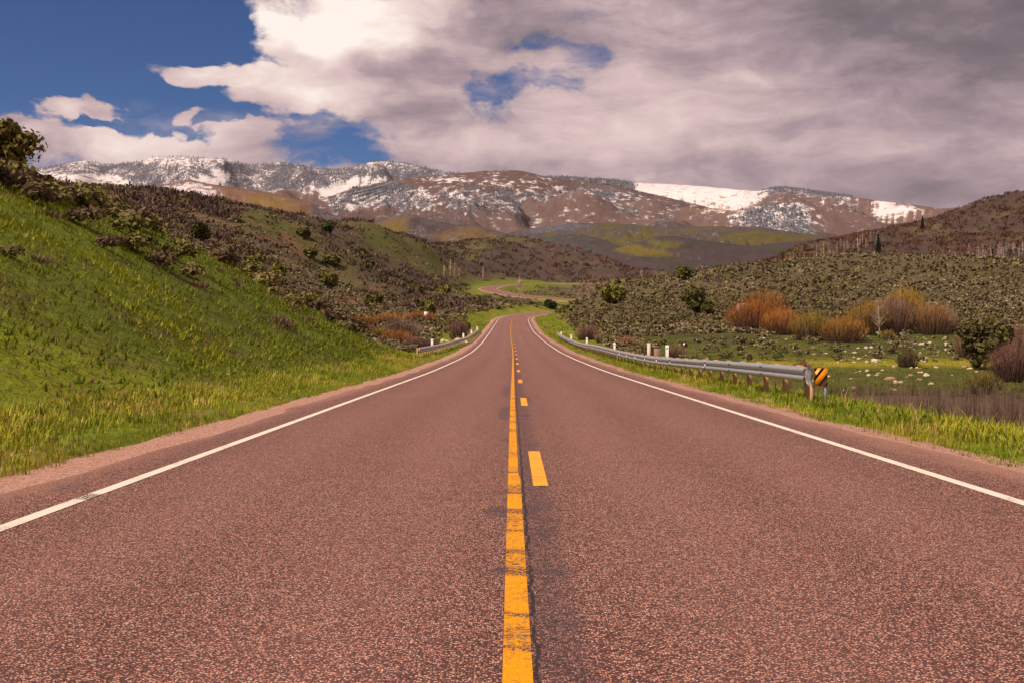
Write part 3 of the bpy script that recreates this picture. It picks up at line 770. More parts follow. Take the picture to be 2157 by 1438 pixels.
def paint_tan(X, Y):
    c = base(X, (0.27, 0.150, 0.085)); n = fbm(X / 20, Y / 9, 4, 45); sn = base(X, 0)[..., 0] + .05; te = sn * 0 + .10
    setp(poly(X, Y, [(280, 404), (340, 394), (400, 384), (440, 391), (480, 412), (420, 424), (290, 414)], 4), (c, sn, te), ((.36, .24, .19), .62, .34))
    setp(poly(X, Y, [(510, 406), (560, 412), (620, 428), (670, 452), (560, 452)], 5), (c, sn, te), ((.30, .185, .055), 0, .16))
    setp(X > 655, (c, sn, te), ((.13, .09, .075), .2, .5))
    return c, sn + .15 * n, te + .1 * n
ridge('hill', 'tan hill below the left snow range with a dusting of snow', [(160, 425), (230, 404), (300, 396), (370, 386), (400, 379), (430, 386), (480, 393), (540, 401), (600, 413), (650, 427), (720, 448), (800, 474), (860, 500)], 5600, 520, 3000, paint_tan, 0.014, 300, 44, seed=7, rough=.8)
def paint_foot(X, Y):
    n = fbm(X / 24, Y / 8, 4, 55); c = base(X, (0.110, 0.082, 0.070)); sn = base(X, 0)[..., 0] + .10; te = sn * 0 + .40
    c = lerp3(c, (.145, .105, .085), sst(0, .5, n))
    setp(poly(X, Y, [(560, 462), (660, 474), (780, 472), (840, 458), (868, 452), (862, 476), (830, 496), (760, 500), (600, 480)], 5), (c, sn, te), ((.20, .135, .045), 0, .36))
    setp(poly(X, Y, [(740, 478), (820, 474), (862, 482), (836, 498), (770, 496)], 3), (c, sn, te), ((.215, .165, .030), 0, .25))
    setp(poly(X, Y, [(900, 500), (960, 482), (990, 474), (1040, 488), (1060, 500), (960, 512)], 4), (c, sn, te), ((.20, .128, .048), 0, .36))
    return c, sn, te + .12 * n
ridge('hill', 'dark foothill with a mustard yellow meadow hollow behind the left slope', [(520, 462), (600, 470), (680, 466), (760, 472), (830, 455), (860, 450), (900, 462), (960, 474), (1000, 476), (1050, 487), (1100, 505), (1140, 521), (1190, 537)], 3600, 540, 1900, paint_foot, 0.012, 180, 44, seed=9, rough=.8)
def paint_plain(X, Y):
    n = fbm(X / 34, Y / 7, 4, 65); n2 = fbm(X / 15, Y / 4, 3, 66); c = base(X, (0.125, 0.105, 0.070)); sn = base(X, 0)[..., 0] + .0; te = sn * 0 + .34
    c = lerp3(c, (.145, .122, .038), sst(-.05, .35, n)); te = te - .25 * sst(-.05, .35, n)
    c = lerp3(c, (.105, .085, .082), sst(.1, .4, -n + .4 * n2))
    setp(poly(X, Y, [(1230, 500), (1330, 490), (1420, 496), (1440, 506), (1300, 512)], 4), (c, sn, te), ((.155, .128, .032), 0, .22))
    setp(poly(X, Y, [(1490, 504), (1550, 492), (1600, 486), (1690, 498), (1720, 510), (1600, 513)], 6), (c, sn, te), ((.150, .125, .028), 0, .22))
    setp(poly(X, Y, [(1100, 478), (1220, 470), (1260, 480), (1140, 492)], 5), (c, sn, te), ((.11, .095, .10), .15, .66))
    return c, sn + .10 * sst(480, 466, Y), te + .2 * n2
ridge('hill', 'low rolling foothill country of meadows and woods in the middle distance', [(980, 520), (1040, 500), (1100, 484), (1200, 470), (1300, 471), (1400, 479), (1500, 477), (1600, 478), (1680, 491), (1740, 497), (1800, 500), (1900, 510)], 4200, 575, 1500, paint_plain, 0.010, 160, 60, p=1.25, seed=11, rough=.8)
def paint_dark(X, Y):
    n = fbm(X / 20, Y / 7, 4, 75); c = lerp3(base(X, (0.092, 0.088, 0.080)), (.125, .092, .082), sst(0, .4, n)); z0 = base(X, 0)[..., 0]
    return c, z0, z0 + .25
ridge('hill', 'small dark blue-grey hill in the middle of the valley', [(1100, 528), (1140, 508), (1170, 498), (1204, 494), (1232, 495), (1262, 503), (1290, 514), (1330, 527), (1370, 540)], 2500, 555, 1900, paint_dark, 0.010, 120, 30, seed=13, rough=.5)
def paint_purple(X, Y):
    n = fbm(X / 40, Y / 6, 4, 85); c = lerp3(base(X, (0.098, 0.072, 0.072)), (.075, .078, .040), sst(.05, .4, n)); z0 = base(X, 0)[..., 0]
    setp(poly(X, Y, [(1270, 522), (1340, 515), (1400, 528), (1440, 540), (1340, 540)], 4), (c,), ((.19, .150, .034),))
    setp(poly(X, Y, [(1360, 508), (1420, 506), (1450, 520), (1380, 522)], 5), (c,), ((.17, .15, .04),))
    return c, z0, z0 + .22
ridge('hill', 'long dark purple brush hill with a yellow meadow at its left end', [(1220, 545), (1290, 526), (1345, 510), (1390, 498), (1420, 497), (1470, 506), (1530, 513), (1580, 519), (1640, 512), (1700, 507), (1760, 503), (1860, 500)], 1900, 580, 1250, paint_purple, 0.012, 110, 40, seed=15, rough=.8)

# conifers standing on the snowy mountains: too many and too far to tell apart
def cone_proto(n=4):
    th = np.arange(n) / n * 2 * math.pi
    v = np.concatenate([np.stack([.23 * np.cos(th), .23 * np.sin(th), np.zeros(n)], 1), [[0, 0, 1.0]]])
    return v, [np.array([(i, (i + 1) % n, n) for i in range(n)])], np.ones((n + 1, 3))
Ps, Ss, Ts = [], [], []
for (x, d, z, te, hgt) in FOREST:
    m = te.shape[0] - 4
    w = np.clip(te[:m] - .28, 0, 1) ** 1.2 * (1 + 3 * (np.arange(m)[:, None] > m - 7)); w = w.ravel() / w.sum()
    nn = 7000
    i = rng.choice(len(w), nn, p=w)
    jit = rng.uniform(-1, 1, (nn, 2)) * (8, 25)
    P_ = np.stack([x[:m].ravel()[i] + jit[:, 0], d[:m].ravel()[i] + jit[:, 1], z[:m].ravel()[i] - 3], 1)
    Ps.append(P_); Ss.append(hgt * rng.uniform(.55, 1.15, nn)); g = rng.uniform(.6, 1.6, nn)[:, None]
    Ts.append(np.array([(.085, .085, .10)]) * g)
Ps, Ss, Ts = np.concatenate(Ps), np.concatenate(Ss), np.concatenate(Ts)
v, f, c = scatter_mesh([cone_proto()], Ps, rng.uniform(0, 6.28, len(Ps)), Ss, Ts, np.zeros(len(Ps), int))
o = build('conifer_forest', v, f, M_brush, tint=c)
tag(o, 'snow dusted conifer forest scattered over the far mountains', None, None, 'stuff')

# ------------------------------------------------------------------ plant prototypes
def rot_basis(n):
    a = rng.normal(size=(len(n), 3)); t = np.cross(n, a); t /= np.linalg.norm(t, axis=1)[:, None] + 1e-9
    return t, np.cross(n, t)
def quads(p, t, b, hw, hh):
    hw = np.broadcast_to(np.asarray(hw, float), (len(p),))[:, None]; hh = np.broadcast_to(np.asarray(hh, float), (len(p),))[:, None]
    v = np.stack([p - t * hw - b * hh, p + t * hw - b * hh * .8, p + t * hw * .6 + b * hh, p - t * hw * .7 + b * hh * .9], 1)
    f = np.arange(len(p) * 4).reshape(-1, 4)
    return v.reshape(-1, 3), f
def lumpy(n, lobes, leaf, flat=0.75, spread=0.55, up=0.5, seed=0):
    """a mound of leaf clumps on several lobes, about 1 across and 'flat' tall"""
    k = lobes; th = rng.uniform(0, 6.28, k); rr = spread * np.sqrt(rng.uniform(0.05, 1, k)) * .5
    lc = np.stack([rr * np.cos(th), rr * np.sin(th), rng.uniform(.35, .62, k) * flat], 1); lr = rng.uniform(.22, .36, k)
    i = rng.integers(0, k, n)
    dr = rng.normal(size=(n, 3)); dr[:, 2] = np.abs(dr[:, 2]) * 1.0 - .35; dr /= np.linalg.norm(dr, axis=1)[:, None]
    p = lc[i] + dr * (lr[i] * rng.uniform(.55, 1.0, n) ** .5)[:, None] * np.array([1, 1, .85]); p[:, 2] = np.maximum(p[:, 2], .03)
    nrm = dr + rng.normal(size=(n, 3)) * .55; nrm /= np.linalg.norm(nrm, axis=1)[:, None]
    t, b = rot_basis(nrm); s = leaf * rng.uniform(.6, 1.3, n)
    v, f = quads(p, t, b, s, s * 1.25)
    g = rng.uniform(.72, 1.28, n); c = np.repeat(np.stack([g, g, g], 1), 4, 0)
    return v, [f], c
def upright(n, wid, tall, leaf_w, leaf_h, seed=0):
    """bare brush: a dome of upright twig bundles"""
    th = rng.uniform(0, 6.28, n); rr = np.sqrt(rng.uniform(0, 1, n)) * wid * .5
    top = tall * np.sqrt(np.clip(1 - (rr / (wid * .56)) ** 2, .08, 1)) * rng.uniform(.75, 1.08, n)
    hz = np.minimum(leaf_h * rng.uniform(.7, 1.3, n), top * .5)
    zc = top - hz; low = rng.uniform(0, 1, n) < .35; zc[low] *= rng.uniform(.3, .8, low.sum()); zc = np.maximum(zc, hz * .8)
    p = np.stack([rr * np.cos(th), rr * np.sin(th), zc], 1)
    ax = np.stack([np.cos(th) * rr / wid * 1.1, np.sin(th) * rr / wid * 1.1, np.ones(n)], 1) + rng.normal(size=(n, 3)) * .18; ax /= np.linalg.norm(ax, axis=1)[:, None]
    a = rng.normal(size=(n, 3)); t = np.cross(ax, a); t /= np.linalg.norm(t, axis=1)[:, None]
    v, f = quads(p, t, ax, leaf_w * rng.uniform(.6, 1.3, n), hz)
    g = rng.uniform(.7, 1.3, n); return v, [f], np.repeat(np.stack([g, g, g], 1), 4, 0)
def tuft(n, h, w, spread, segs=2, lean=.5):
    V, Fq, Ft, C, k = [], [], [], [], 0
    for _ in range(n):
        a = random.uniform(0, 6.28); r = spread * math.sqrt(random.random()); bx, by = r * math.cos(a), r * math.sin(a)
        a2 = a + random.uniform(-1.2, 1.2); le = lean * random.uniform(.1, 1); hh = h * random.uniform(.5, 1.15); ww = w * random.uniform(.7, 1.3)
        px, py = -math.sin(a2 + random.uniform(-.8, .8)) * ww, math.cos(a2) * ww
        ex, ey = math.cos(a2) * hh * le, math.sin(a2) * hh * le
        g = random.uniform(.75, 1.25); y = random.uniform(.85, 1.25)
        if segs == 2:
            V += [(bx - px, by - py, -.02), (bx + px, by + py, -.02), (bx + ex * .35 + px * .8, by + ey * .35 + py * .8, hh * .6), (bx + ex * .35 - px * .8, by + ey * .35 - py * .8, hh * .6), (bx + ex, by + ey, hh * (1 - le * .25))]
            Fq.append((k, k + 1, k + 2, k + 3)); Ft.append((k + 3, k + 2, k + 4)); C += [(g * y, g, g)] * 5; k += 5
        else:
            V += [(bx - px, by - py, -.02), (bx + px, by + py, -.02), (bx + ex, by + ey, hh)]; Ft.append((k, k + 1, k + 2)); C += [(g * y, g, g)] * 3; k += 3
    fs = ([np.array(Fq)] if Fq else []) + [np.array(Ft)]
    return np.array(V), fs, np.array(C)
def joined(name, protos, x, y, scl, tint, mat, label, sink=0.03, rot=None, lean=None, zz=None):
    z = height(x, y, False) if zz is None else zz
    n = len(x); pos = np.stack([x, y, z - sink], 1)
    v, f, c = scatter_mesh(protos, pos, rng.uniform(0, 6.28, n) if rot is None else rot, scl, tint, rng.integers(0, len(protos), n), lean)
    o = build(name, v, f, mat, tint=np.clip(c, 0.004, 1)); tag(o, label, None, None, 'stuff'); return o

# ------------------------------------------------------------------ grass
tufts = [tuft(8, .145, .0085, .11, lean=.7) for _ in range(6)] + [tuft(5, .30, .005, .08, lean=.7) for _ in range(1)]
small = [tuft(5, .095, .019, .17, 1, 1.3) for _ in range(6)]
def verge_pts(n, y0, y1, xa, xb, p=1.6):
    y = y0 + (y1 - y0) * rng.uniform(0, 1, n) ** p; return rng.uniform(xa, xb, n), y
gx, gy, gs, gt = [], [], [], []
for (n, y0, y1, xa, xb) in ((10500, 5, 60, 5.25, 8.6), (3000, 60, 190, 5.2, 8.4), (8200, 5, 60, -6.9, -4.78), (2400, 60, 250, -7.6, -4.8), (1500, 190, 300, 5.6, 14), (1800, 100, 320, -14, -6), (900, 5, 50, 4.95, 5.4), (900, 5, 50, -4.95, -4.6), (1500, 13, 44, 5.75, 7.2)):
    x, y = verge_pts(n, y0, y1, xa, xb)
    if y1 <= 330 and y0 >= 60: 
        cxs = np.interp(y, _cl[:, 1][:300], _cl[:, 0][:300]); x = x + cxs - .27
    keep = rng.uniform(0, 1, n) < 0.35 + 0.9 * sst(-.3, .3, fbm(x / 1.1, y / 1.6, 3, 91) + .5 * fbm(x / .35, y / .5, 2, 92))
    x, y = x[keep], y[keep]
    nn = fbm(x / 2.2, y / 3.5, 3, 93)
    t = lerp3(np.zeros((len(x), 3)) + (0.190, 0.250, 0.010), (0.360, 0.345, 0.022), sst(-.25, .45, nn))
    dry = rng.uniform(0, 1, len(x)) < .10 + .25 * sst(0, .5, nn); t[dry] = (0.40, 0.31, 0.09)
    gx.append(x); gy.append(y); gt.append(t * rng.uniform(.75, 1.2, (len(x), 1)))
    edge = np.minimum(np.abs(x - 5.2), np.abs(x + 4.8))
    gs.append((1.25 if (y0, y1) == (13, 44) else 1.0) * rng.uniform(.55, 1.15, len(x)) * (0.5 + 0.6 * sst(0, .9, edge)) * (1 + y / 140))
gx, gy, gs, gt = map(np.concatenate, (gx, gy, gs, gt))
joined('verge_grass', tufts, gx, gy, gs, gt, M_grass, 'bright yellow-green grass growing along both road verges')
n = 80000
L = 5.9 + 24 * rng.uniform(0, 1, n) ** 1.1; y = 9 + 82 * rng.uniform(0, 1, n) ** 1.15; x = -L
b = bank(x, y); u = x / y
na, nb = fbm(x / 2.4, y / 3.2, 3, 95), fbm(x / 8, y / 11, 3, 96)
keep = (u > -.56) & (b > .05) & (rng.uniform(0, 1, n) < .55 + .6 * na + .3 * nb)
x, y, na, nb, b = x[keep], y[keep], na[keep], nb[keep], b[keep]
t = lerp3(np.zeros((len(x), 3)) + (0.125, 0.162, 0.004), (0.240, 0.255, 0.006), sst(-.35, .45, nb + .6 * na))
br = (rng.uniform(0, 1, len(x)) < .05 + .55 * sst(.08, .40, fbm(x / 1.6, y / 2.2, 3, 97) - .2 * nb)); t[br] = np.array((0.135, 0.078, 0.045)) * rng.uniform(.5, 1.7, (br.sum(), 1))
gs = rng.uniform(.6, 1.45, len(x)) * (1 + y / 160) * np.where(br, .75, 1)
joined('bank_grass', small, x, y, gs, t * rng.uniform(.8, 1.2, (len(x), 1)), M_grass, 'green spring grass with brown dead patches covering the left bank')
# meadow and valley-floor tussocks
n = 9000
y = 58 + 90 * rng.uniform(0, 1, n) ** .9; x = rng.uniform(.09, .53, n) * y; x = np.maximum(x, 8.5)
nm = fbm(x / 9, y / 12, 3, 98)
yel = np.exp(-((y - 104 - 3 * fbm(x / 14, y / 18, 3, 62)) / 4.0) ** 2) * (x / y > .215)
t = lerp3(np.zeros((n, 3)) + (0.074, 0.086, 0.008), (0.120, 0.125, 0.010), sst(-.2, .4, nm)); t = lerp3(t, (0.25, 0.210, 0.016), yel * .9)
joined('meadow_grass', small, x, y, rng.uniform(1.2, 2.4, n), t * rng.uniform(.75, 1.25, (n, 1)), M_grass, 'green and yellow tussock grass on the rocky meadow at right')
# dry stems in the low ground right of the verge
def stem_proto():
    m = MB()
    for _ in range(9):
        a, r = random.uniform(0, 6.28), .16 * random.random(); h = random.uniform(.5, 1.0); w = .008
        bx, by = r * math.cos(a), r * math.sin(a); tx, ty = bx + random.uniform(-.14, .14), by + random.uniform(-.14, .14)
        g = random.uniform(.7, 1.3)
        m.add([(bx - w, by, 0), (bx + w, by, 0), (tx + w * .4, ty, h), (tx - w * .4, ty, h)], q=[(0, 1, 2, 3)], c=(g, g, g))
    v, f, c = m.arrays(); return v, f, c
stems = [stem_proto() for _ in range(4)]
n = 5200; y = 11 + 56 * rng.uniform(0, 1, n) ** .9; x = 8.4 + rng.uniform(0, 1, n) * (.50 * y); keep = rng.uniform(0, 1, n) < .42 + 1.3 * fbm(x / 4, y / 5, 3, 99); x, y = x[keep], y[keep]
t = np.zeros((len(x), 3)) + (0.125, 0.074, 0.058); t = lerp3(t, (0.22, 0.142, 0.098), rng.uniform(0, 1, len(x)) ** 2)
joined('dry_weeds', stems, x, y, rng.uniform(.5, .95, len(x)), t, M_twig, 'dry purple-brown weed stems filling the ditch beyond the right verge')

def row_at(X, Y, d0, d1):
    """depth where the ground seen in column X reaches photo row Y (first crossing)"""
    d = np.linspace(d0, d1, 500); z = height((X - CX) / F * d, d, False); r = HY - z / d * F
    i = np.nonzero(r <= Y)[0]; return float(d[i[0]]) if len(i) else float(d[np.argmin(np.abs(r - Y))])
# ------------------------------------------------------------------ sagebrush
lo = [lumpy(9, 5, .20, .74) for _ in range(8)]
med = [lumpy(28, 7, .125, .78) for _ in range(8)]
hi = [lumpy(230, 9, .050, .74) for _ in range(6)]
n = 52000
y = np.exp(rng.uniform(math.log(105), math.log(640), n)); u = rng.uniform(-.56, .56, n); x = u * y
area = np.ones(n)
rd = road_dist(x, y)
dens = .92 + 1.1 * fbm(x / 12, y / 16, 4, 101) + .5 * fbm(x / 40, y / 50, 2, 102)
dens[rd < 10.5] = 0
dens[(x < 0) & (y < 150) & (rd > 24)] *= .6
mead = (x > 8) & (y < 146 + 10 * fbm(x / 14, y / 18, 3, 62)) & (x / y > .12); dens[mead] *= .06
dens *= np.where(x > 0, 1.25, .85) * np.where(y > 420, .9, 1) * np.where((x > 0) & (y > 240), 1.5, 1)
keep = (rng.uniform(0, 1, n) < dens) & (rd > 10)
x, y, u = x[keep], y[keep], u[keep]
z = height(x, y, False)
size = (.42 + .85 * rng.uniform(0, 1, len(x)) ** 1.6) * np.where(y > 300, 1.3, 1.0)
nn = fbm(x / 25, y / 30, 3, 103)
t = lerp3(np.zeros((len(x), 3)) + (0.195, 0.156, 0.078), (0.146, 0.118, 0.046), sst(-.2, .4, nn))
t = lerp3(t, (0.125, 0.080, 0.058), (rng.uniform(0, 1, len(x)) < .25) * .8); t = t * rng.uniform(.65, 1.25, (len(x), 1))
app = size / y * ((np.abs(u) < .46)) * (1 + .0 * y)
order = np.argsort(-app)
IND = order[:205]; MED = order[205:4200]; REST = order[4200:]
joined('sagebrush', med, x[MED], y[MED], np.stack([size[MED] * 1.15, size[MED] * 1.15, size[MED]], 1), t[MED], M_brush, 'dense small sagebrush bushes on the nearer slopes of both hillsides', zz=z[MED])
joined('sagebrush', lo, x[REST], y[REST], np.stack([size[REST] * 1.15, size[REST] * 1.15, size[REST]], 1), t[REST], M_brush, 'countless small sagebrush bushes covering the far valley slopes', zz=z[REST])
def mesh_proto(name, proto, mat, tint):
    v, f, c = proto; return build(name, v, f, mat, tint=np.clip(c * tint, .004, 1), link=False).data
sage_me = [mesh_proto('sagebrush', p, M_leaf, tt) for p in hi for tt in ((0.195, 0.156, 0.078), (0.150, 0.120, 0.048))]
def put(me, name, loc, scale, rz, label, cat, group=None):
    o = bpy.data.objects.new(name, me); COL.objects.link(o); o.location = loc; o.scale = scale; o.rotation_euler = (0, 0, rz)
    return tag(o, label, cat, group)
for k, i in enumerate(IND):
    s = size[i]
    if x[i] > 0: lab, grp = '%s grey-green sagebrush bush %s' % ('big' if s > 1.2 else 'smaller', 'on the slope between road bend and junipers' if x[i] / y[i] < .17 else ('left of and below the orange willows' if x[i] / y[i] < .27 else ('around the willow thicket' if x[i] / y[i] < .38 else 'right of the willow thicket'))), 'sagebrush bushes right of the road'
    else: Xp = CX + x[i] / y[i] * F; lab, grp = '%s grey-green sagebrush bush on the left creek flat %s' % ('big' if s > 1.0 else ('middling' if s > .75 else 'small'), ('at the foot of the green bank' if Xp < 740 else ('among the orange willow shrubs' if Xp < 860 else ('behind the left guardrail' if y[i] < 190 else ('around the small white sign' if Xp < 950 else 'beside the road bend'))))), 'sagebrush bushes on the creek flat left of the road'
    put(sage_me[k % len(sage_me)], 'sagebrush_bush', (x[i], y[i], z[i] - .04), (s * 1.15, s * 1.15, s), random.uniform(0, 6.28), lab, 'bush', grp)
# bushes along the crest and the far edge of the bank
crest = []
tries = 0
while len(crest) < 170 and tries < 14000:
    tries += 1
    yy = random.uniform(26, 84); L = random.uniform(8, 36)
    if L / yy > .50: continue
    bb = float(bank(np.array([-L]), np.array([yy]))[0])
    top = bb > 6.5 + 1.2 * random.random()
    edge = yy > 60 + .1 * L and bb > 1.2 and random.random() < .75
    if not (top or edge): continue
    if any((a + L) ** 2 + (b2 - yy) ** 2 < .6 for a, b2 in crest): continue
    if float(fbm(L / 4, yy / 5, 2, 120)) < -.15: continue
    crest.append((-L, yy))
bushm = [mesh_proto('crest_bush', p, M_leaf, tt) for p in hi for tt in ((0.175, 0.132, 0.046), (0.135, 0.090, 0.050), (0.165, 0.142, 0.038))]
for k, (cx2, cy2) in enumerate(crest):
    s = random.uniform(.7, 1.9)
    put(bushm[k % len(bushm)], 'bank_bush', (cx2, cy2, Hs(cx2, cy2) - .06), (s * 1.2, s * 1.2, s * .95), random.uniform(0, 6.28),
        '%s %s bush %s' % ('big' if s > 1.45 else ('small' if s < 1.0 else 'middling'), ('olive brown', 'dark brown', 'yellow-olive')[(k % len(bushm)) % 3],
        (lambda X: 'on the bank crest under the leafy tree' if X < 130 else ('on the bank crest near the two dead snags' if X < 230 else ('on the bank crest left of the olive shrub tree' if X < 400 else ('along the middle of the bank skyline' if X < 540 else 'along the low far end of the bank skyline'))))(CX + cx2 / cy2 * F)),
        'bush', 'bushes along the crest of the green bank')
for X, Y, w, lab in [(78, 432, 92, 'broad olive bush below the leafy tree on the bank'), (60, 395, 70, 'rounded brown bush at the foot of the leafy tree'), (196, 452, 74, 'large dark bush on the upper bank below the two snags'), (176, 480, 84, 'wide brown bush on the upper bank left of centre'),
                      (268, 496, 86, 'largest dark bush on the upper face of the bank'), (228, 528, 64, 'low brown bush under the largest dark bush'), (292, 536, 84, 'wide low olive bush on the upper bank face'), (340, 566, 70, 'low dark bush midway down the bank skyline'),
                      (376, 552, 84, 'broad olive bush on the bank skyline'), (404, 588, 64, 'low purple-brown bush beneath the broad skyline bush'), (316, 476, 54, 'rounded olive bush on the crest by the brown hillside'), (622, 648, 52, 'dark bush near the low end of the bank skyline'),
                      (577, 624, 44, 'olive bush partway down the low end of the bank'), (652, 676, 28, 'last small bush at the low end of the bank'), (538, 596, 44, 'brown bush on the steep end of the bank'), (20, 545, 60, 'dark bush at the left edge of the picture on the bank face')]:
    d = row_at(X, Y, 22, 90); s = w / F * d; xx = (X - CX) / F * d
    put(bushm[random.randrange(len(bushm))], 'bank_bush', (xx, d, Hs(xx, d) - .08), (s, s, s * .85), random.uniform(0, 6.28), lab, 'bush', 'bushes along the crest of the green bank')
# isolated bushes lower on the bank's face
deadm = [mesh_proto('dead_bush', upright(160, 1.0, .6, .018, .16), M_twig, (0.19, 0.115, 0.075)) for _ in range(4)]
k = 0
while k < 16:
    yy = random.uniform(22, 58); L = random.uniform(8.5, 17)
    if L / yy > .46: continue
    s = random.uniform(.35, .7); k += 1
    put(deadm[k % 4], 'bank_bush', (-L, yy, Hs(-L, yy) - .05), (s * 1.5, s * 1.5, s * .9), random.uniform(0, 6.28),
        'small dead brown bush on the face of the green bank, %s part' % ('near lower' if yy < 36 else ('middle' if yy < 48 else 'far')), 'bush', 'dead bushes on the face of the green bank')

# ------------------------------------------------------------------ oak brush on the hills
br = [upright(11, 1.0, .72, .075, .20) for _ in range(8)]
n = 43000
y = np.exp(rng.uniform(math.log(215), math.log(1000), n)); u = rng.uniform(-.58, .58, n); x = u * y
X_ = CX + u * F; rd = road_dist(x, y)
cl = fbm(x / 22, y / 34, 4, 111) + .5 * fbm(x / 60, y / 80, 2, 112)
d1 = np.where(u < -.02, sst(215, 420, y) * (.34 + 1.7 * cl), 0)
d2 = np.where((X_ > 780) & (X_ < 1480), sst(640, 730, y) * (.65 + 1.1 * cl), 0)
d3 = np.where(X_ > 1590, sst(560, 640, y) * (1.15 + 1.1 * cl), 0)
dens = np.maximum(np.maximum(d1, d2), d3); dens[rd < 16] = 0
keep = rng.uniform(0, 1, n) < dens
x, y, cl, X_ = x[keep], y[keep], cl[keep], X_[keep]
t = lerp3(np.zeros((len(x), 3)) + (0.088, 0.052, 0.043), (0.130, 0.078, 0.068), rng.uniform(0, 1, len(x)))
ol = rng.uniform(0, 1, len(x)) < .26; t[ol] = (0.078, 0.068, 0.020)
rdz = (X_ > 1150) & (X_ < 1480) & (y < 900); t[rdz] = lerp3(t[rdz], (.16, .085, .072), rng.uniform(0, .8, rdz.sum()))
t *= rng.uniform(.65, 1.3, (len(x), 1)); t[X_ > 1590] *= np.array([1.12, .84, .82])
s = rng.uniform(2.0, 4.2, len(x)) * np.where(y < 400, .75, 1.0)
joined('oak_brush', br, x, y, np.stack([s * 1.25, s * 1.25, s], 1), t, M_brush, 'leafless purple-brown oak brush covering the hillsides', sink=.1)

# ------------------------------------------------------------------ individual shrubs and trees
def fan_mesh(n, w, h, tips, stems_c, dens_w=.022, seed=1):
    """a willow: many whippy stems fanning from the base, coloured twigs at the ends"""
    m = MB(); tips = np.array(tips); sc_ = np.array(stems_c)
    for i in range(n):
        a = rng.uniform(0, 6.28); q = math.sqrt(rng.uniform(0, 1)); ro = w * .5 * q
        hh = h * math.sqrt(max(1 - (q * .95) ** 2.6, .08)) * rng.uniform(.76, 1.0) + h * .06
        b0 = np.array([math.cos(a) * ro * .66, math.sin(a) * ro * .66, 0]); e = np.array([math.cos(a) * ro, math.sin(a) * ro, hh])
        md = b0 * .45 + e * .55 + np.array([0, 0, hh * .06]) + rng.normal(size=3) * w * .02; md2 = b0 * .2 + e * .8 + rng.normal(size=3) * w * .015
        pts = [b0, md, md2, e + rng.normal(size=3) * w * .035]
        sd = np.array([-math.sin(a + rng.uniform(-1.5, 1.5)), math.cos(a + rng.uniform(-1.5, 1.5)), 0]); ww = dens_w * rng.uniform(.6, 1.4)
        g = rng.uniform(.7, 1.3); v = []; c = []
        for p_, wk, mixk in zip(pts, (1.3, 1.1, .9, .35), (0, .35, .85, 1.0)):
            v += [p_ - sd * ww * wk, p_ + sd * ww * wk]; cc = (sc_ * (1 - mixk) + tips * mixk) * g; c += [cc, cc]
        m.add(v, q=[(0, 1, 3, 2), (2, 3, 5, 4), (4, 5, 7, 6)], c=np.array(c))
        for _ in range(4):     # side twigs
            f = rng.uniform(.5, .95); p_ = md * (1 - f) + e * f; dd = (e - b0) / (np.linalg.norm(e - b0) + 1e-6) + rng.normal(size=3) * .45; L2 = h * rng.uniform(.06, .15)
            m.add([p_ - sd * ww * .6, p_ + sd * ww * .6, p_ + dd * L2], t=[(0, 1, 2)], c=np.tile(tips * g, (3, 1)))
    return m
def shrub(X, Y, wpx, hpx, d0, d1, tips, stems_c, label, n=330, name='willow_shrub', cat='shrub', group=None):
    d = row_at(X, Y, d0, d1); px = F / d; w, h = wpx * 1.28 / px, hpx * .96 / px; n = int(n * 1.35)
    x_, y_ = (X - CX) / F * d, d
    m = fan_mesh(n, w, h, tips, stems_c, dens_w=max(.012, .00013 * d))
    o = m.build(name, M_twig); o.location = (x_, y_, Hs(x_, y_) - .05); return tag(o, label, cat, group)
OR, ST = (0.34, 0.125, 0.030), (0.085, 0.048, 0.036)
OL, GO, MA, RB = (0.26, 0.170, 0.030), (0.40, 0.230, 0.030), (0.24, 0.135, 0.095), (0.20, 0.095, 0.070)
shrub(1590, 700, 105, 72, 100, 200, OR, ST, 'wide orange willow shrub at the left end of the meadow thicket', 480)
shrub(1645, 704, 76, 56, 100, 190, (.37, .14, .035), ST, 'rounded bright orange willow shrub at the front of the left willow clump', 380)
shrub(1612, 690, 90, 82, 110, 210, (.32, .13, .03), ST, 'tall orange willow shrub standing behind the left willow clump', 380)
shrub(1708, 716, 72, 62, 90, 180, OL, ST, 'olive yellow willow shrub next to the orange clump', 380)
shrub(1778, 720, 84, 58, 90, 180, (.34, .16, .035), ST, 'low rusty olive willow shrub in the middle of the thicket', 400)
shrub(1830, 704, 80, 74, 100, 200, (.30, .165, .035), ST, 'rusty brown willow shrub left of the white barked aspen', 380)
shrub(1885, 702, 86, 82, 100, 200, MA, ST, 'mauve brown willow shrub just right of the white barked aspen', 420)
shrub(1905, 694, 84, 92, 105, 210, GO, ST, 'tall golden willow shrub rising behind the mauve one', 360)
shrub(1962, 703, 84, 66, 100, 200, (.30, .155, .065), ST, 'pale rusty willow shrub at the right end of the thicket', 400)
shrub(1998, 700, 40, 58, 100, 200, (.27, .17, .13), ST, 'thin greyish willow shrub at the far right tip of the thicket', 160)
shrub(1872, 716, 26, 24, 90, 170, OL, ST, 'little yellow-green shrub in front of the willow thicket', 110)
shrub(2045, 752, 62, 62, 60, 140, (.27, .135, .085), ST, 'reddish bare shrub at the left foot of the round dark pine', 260)
shrub(2132, 804, 88, 84, 40, 120, RB, (.07, .04, .035), 'large dark red bare shrub at the right edge below the pine', 520)
shrub(2165, 770, 80, 96, 40, 140, (.24, .115, .085), (.07, .04, .035), 'tall reddish bare shrub cut by the right picture edge', 420)
shrub(2072, 828, 66, 50, 36, 110, (.17, .125, .03), (.07, .05, .03), 'low olive shrub in front of the large red shrub', 260)
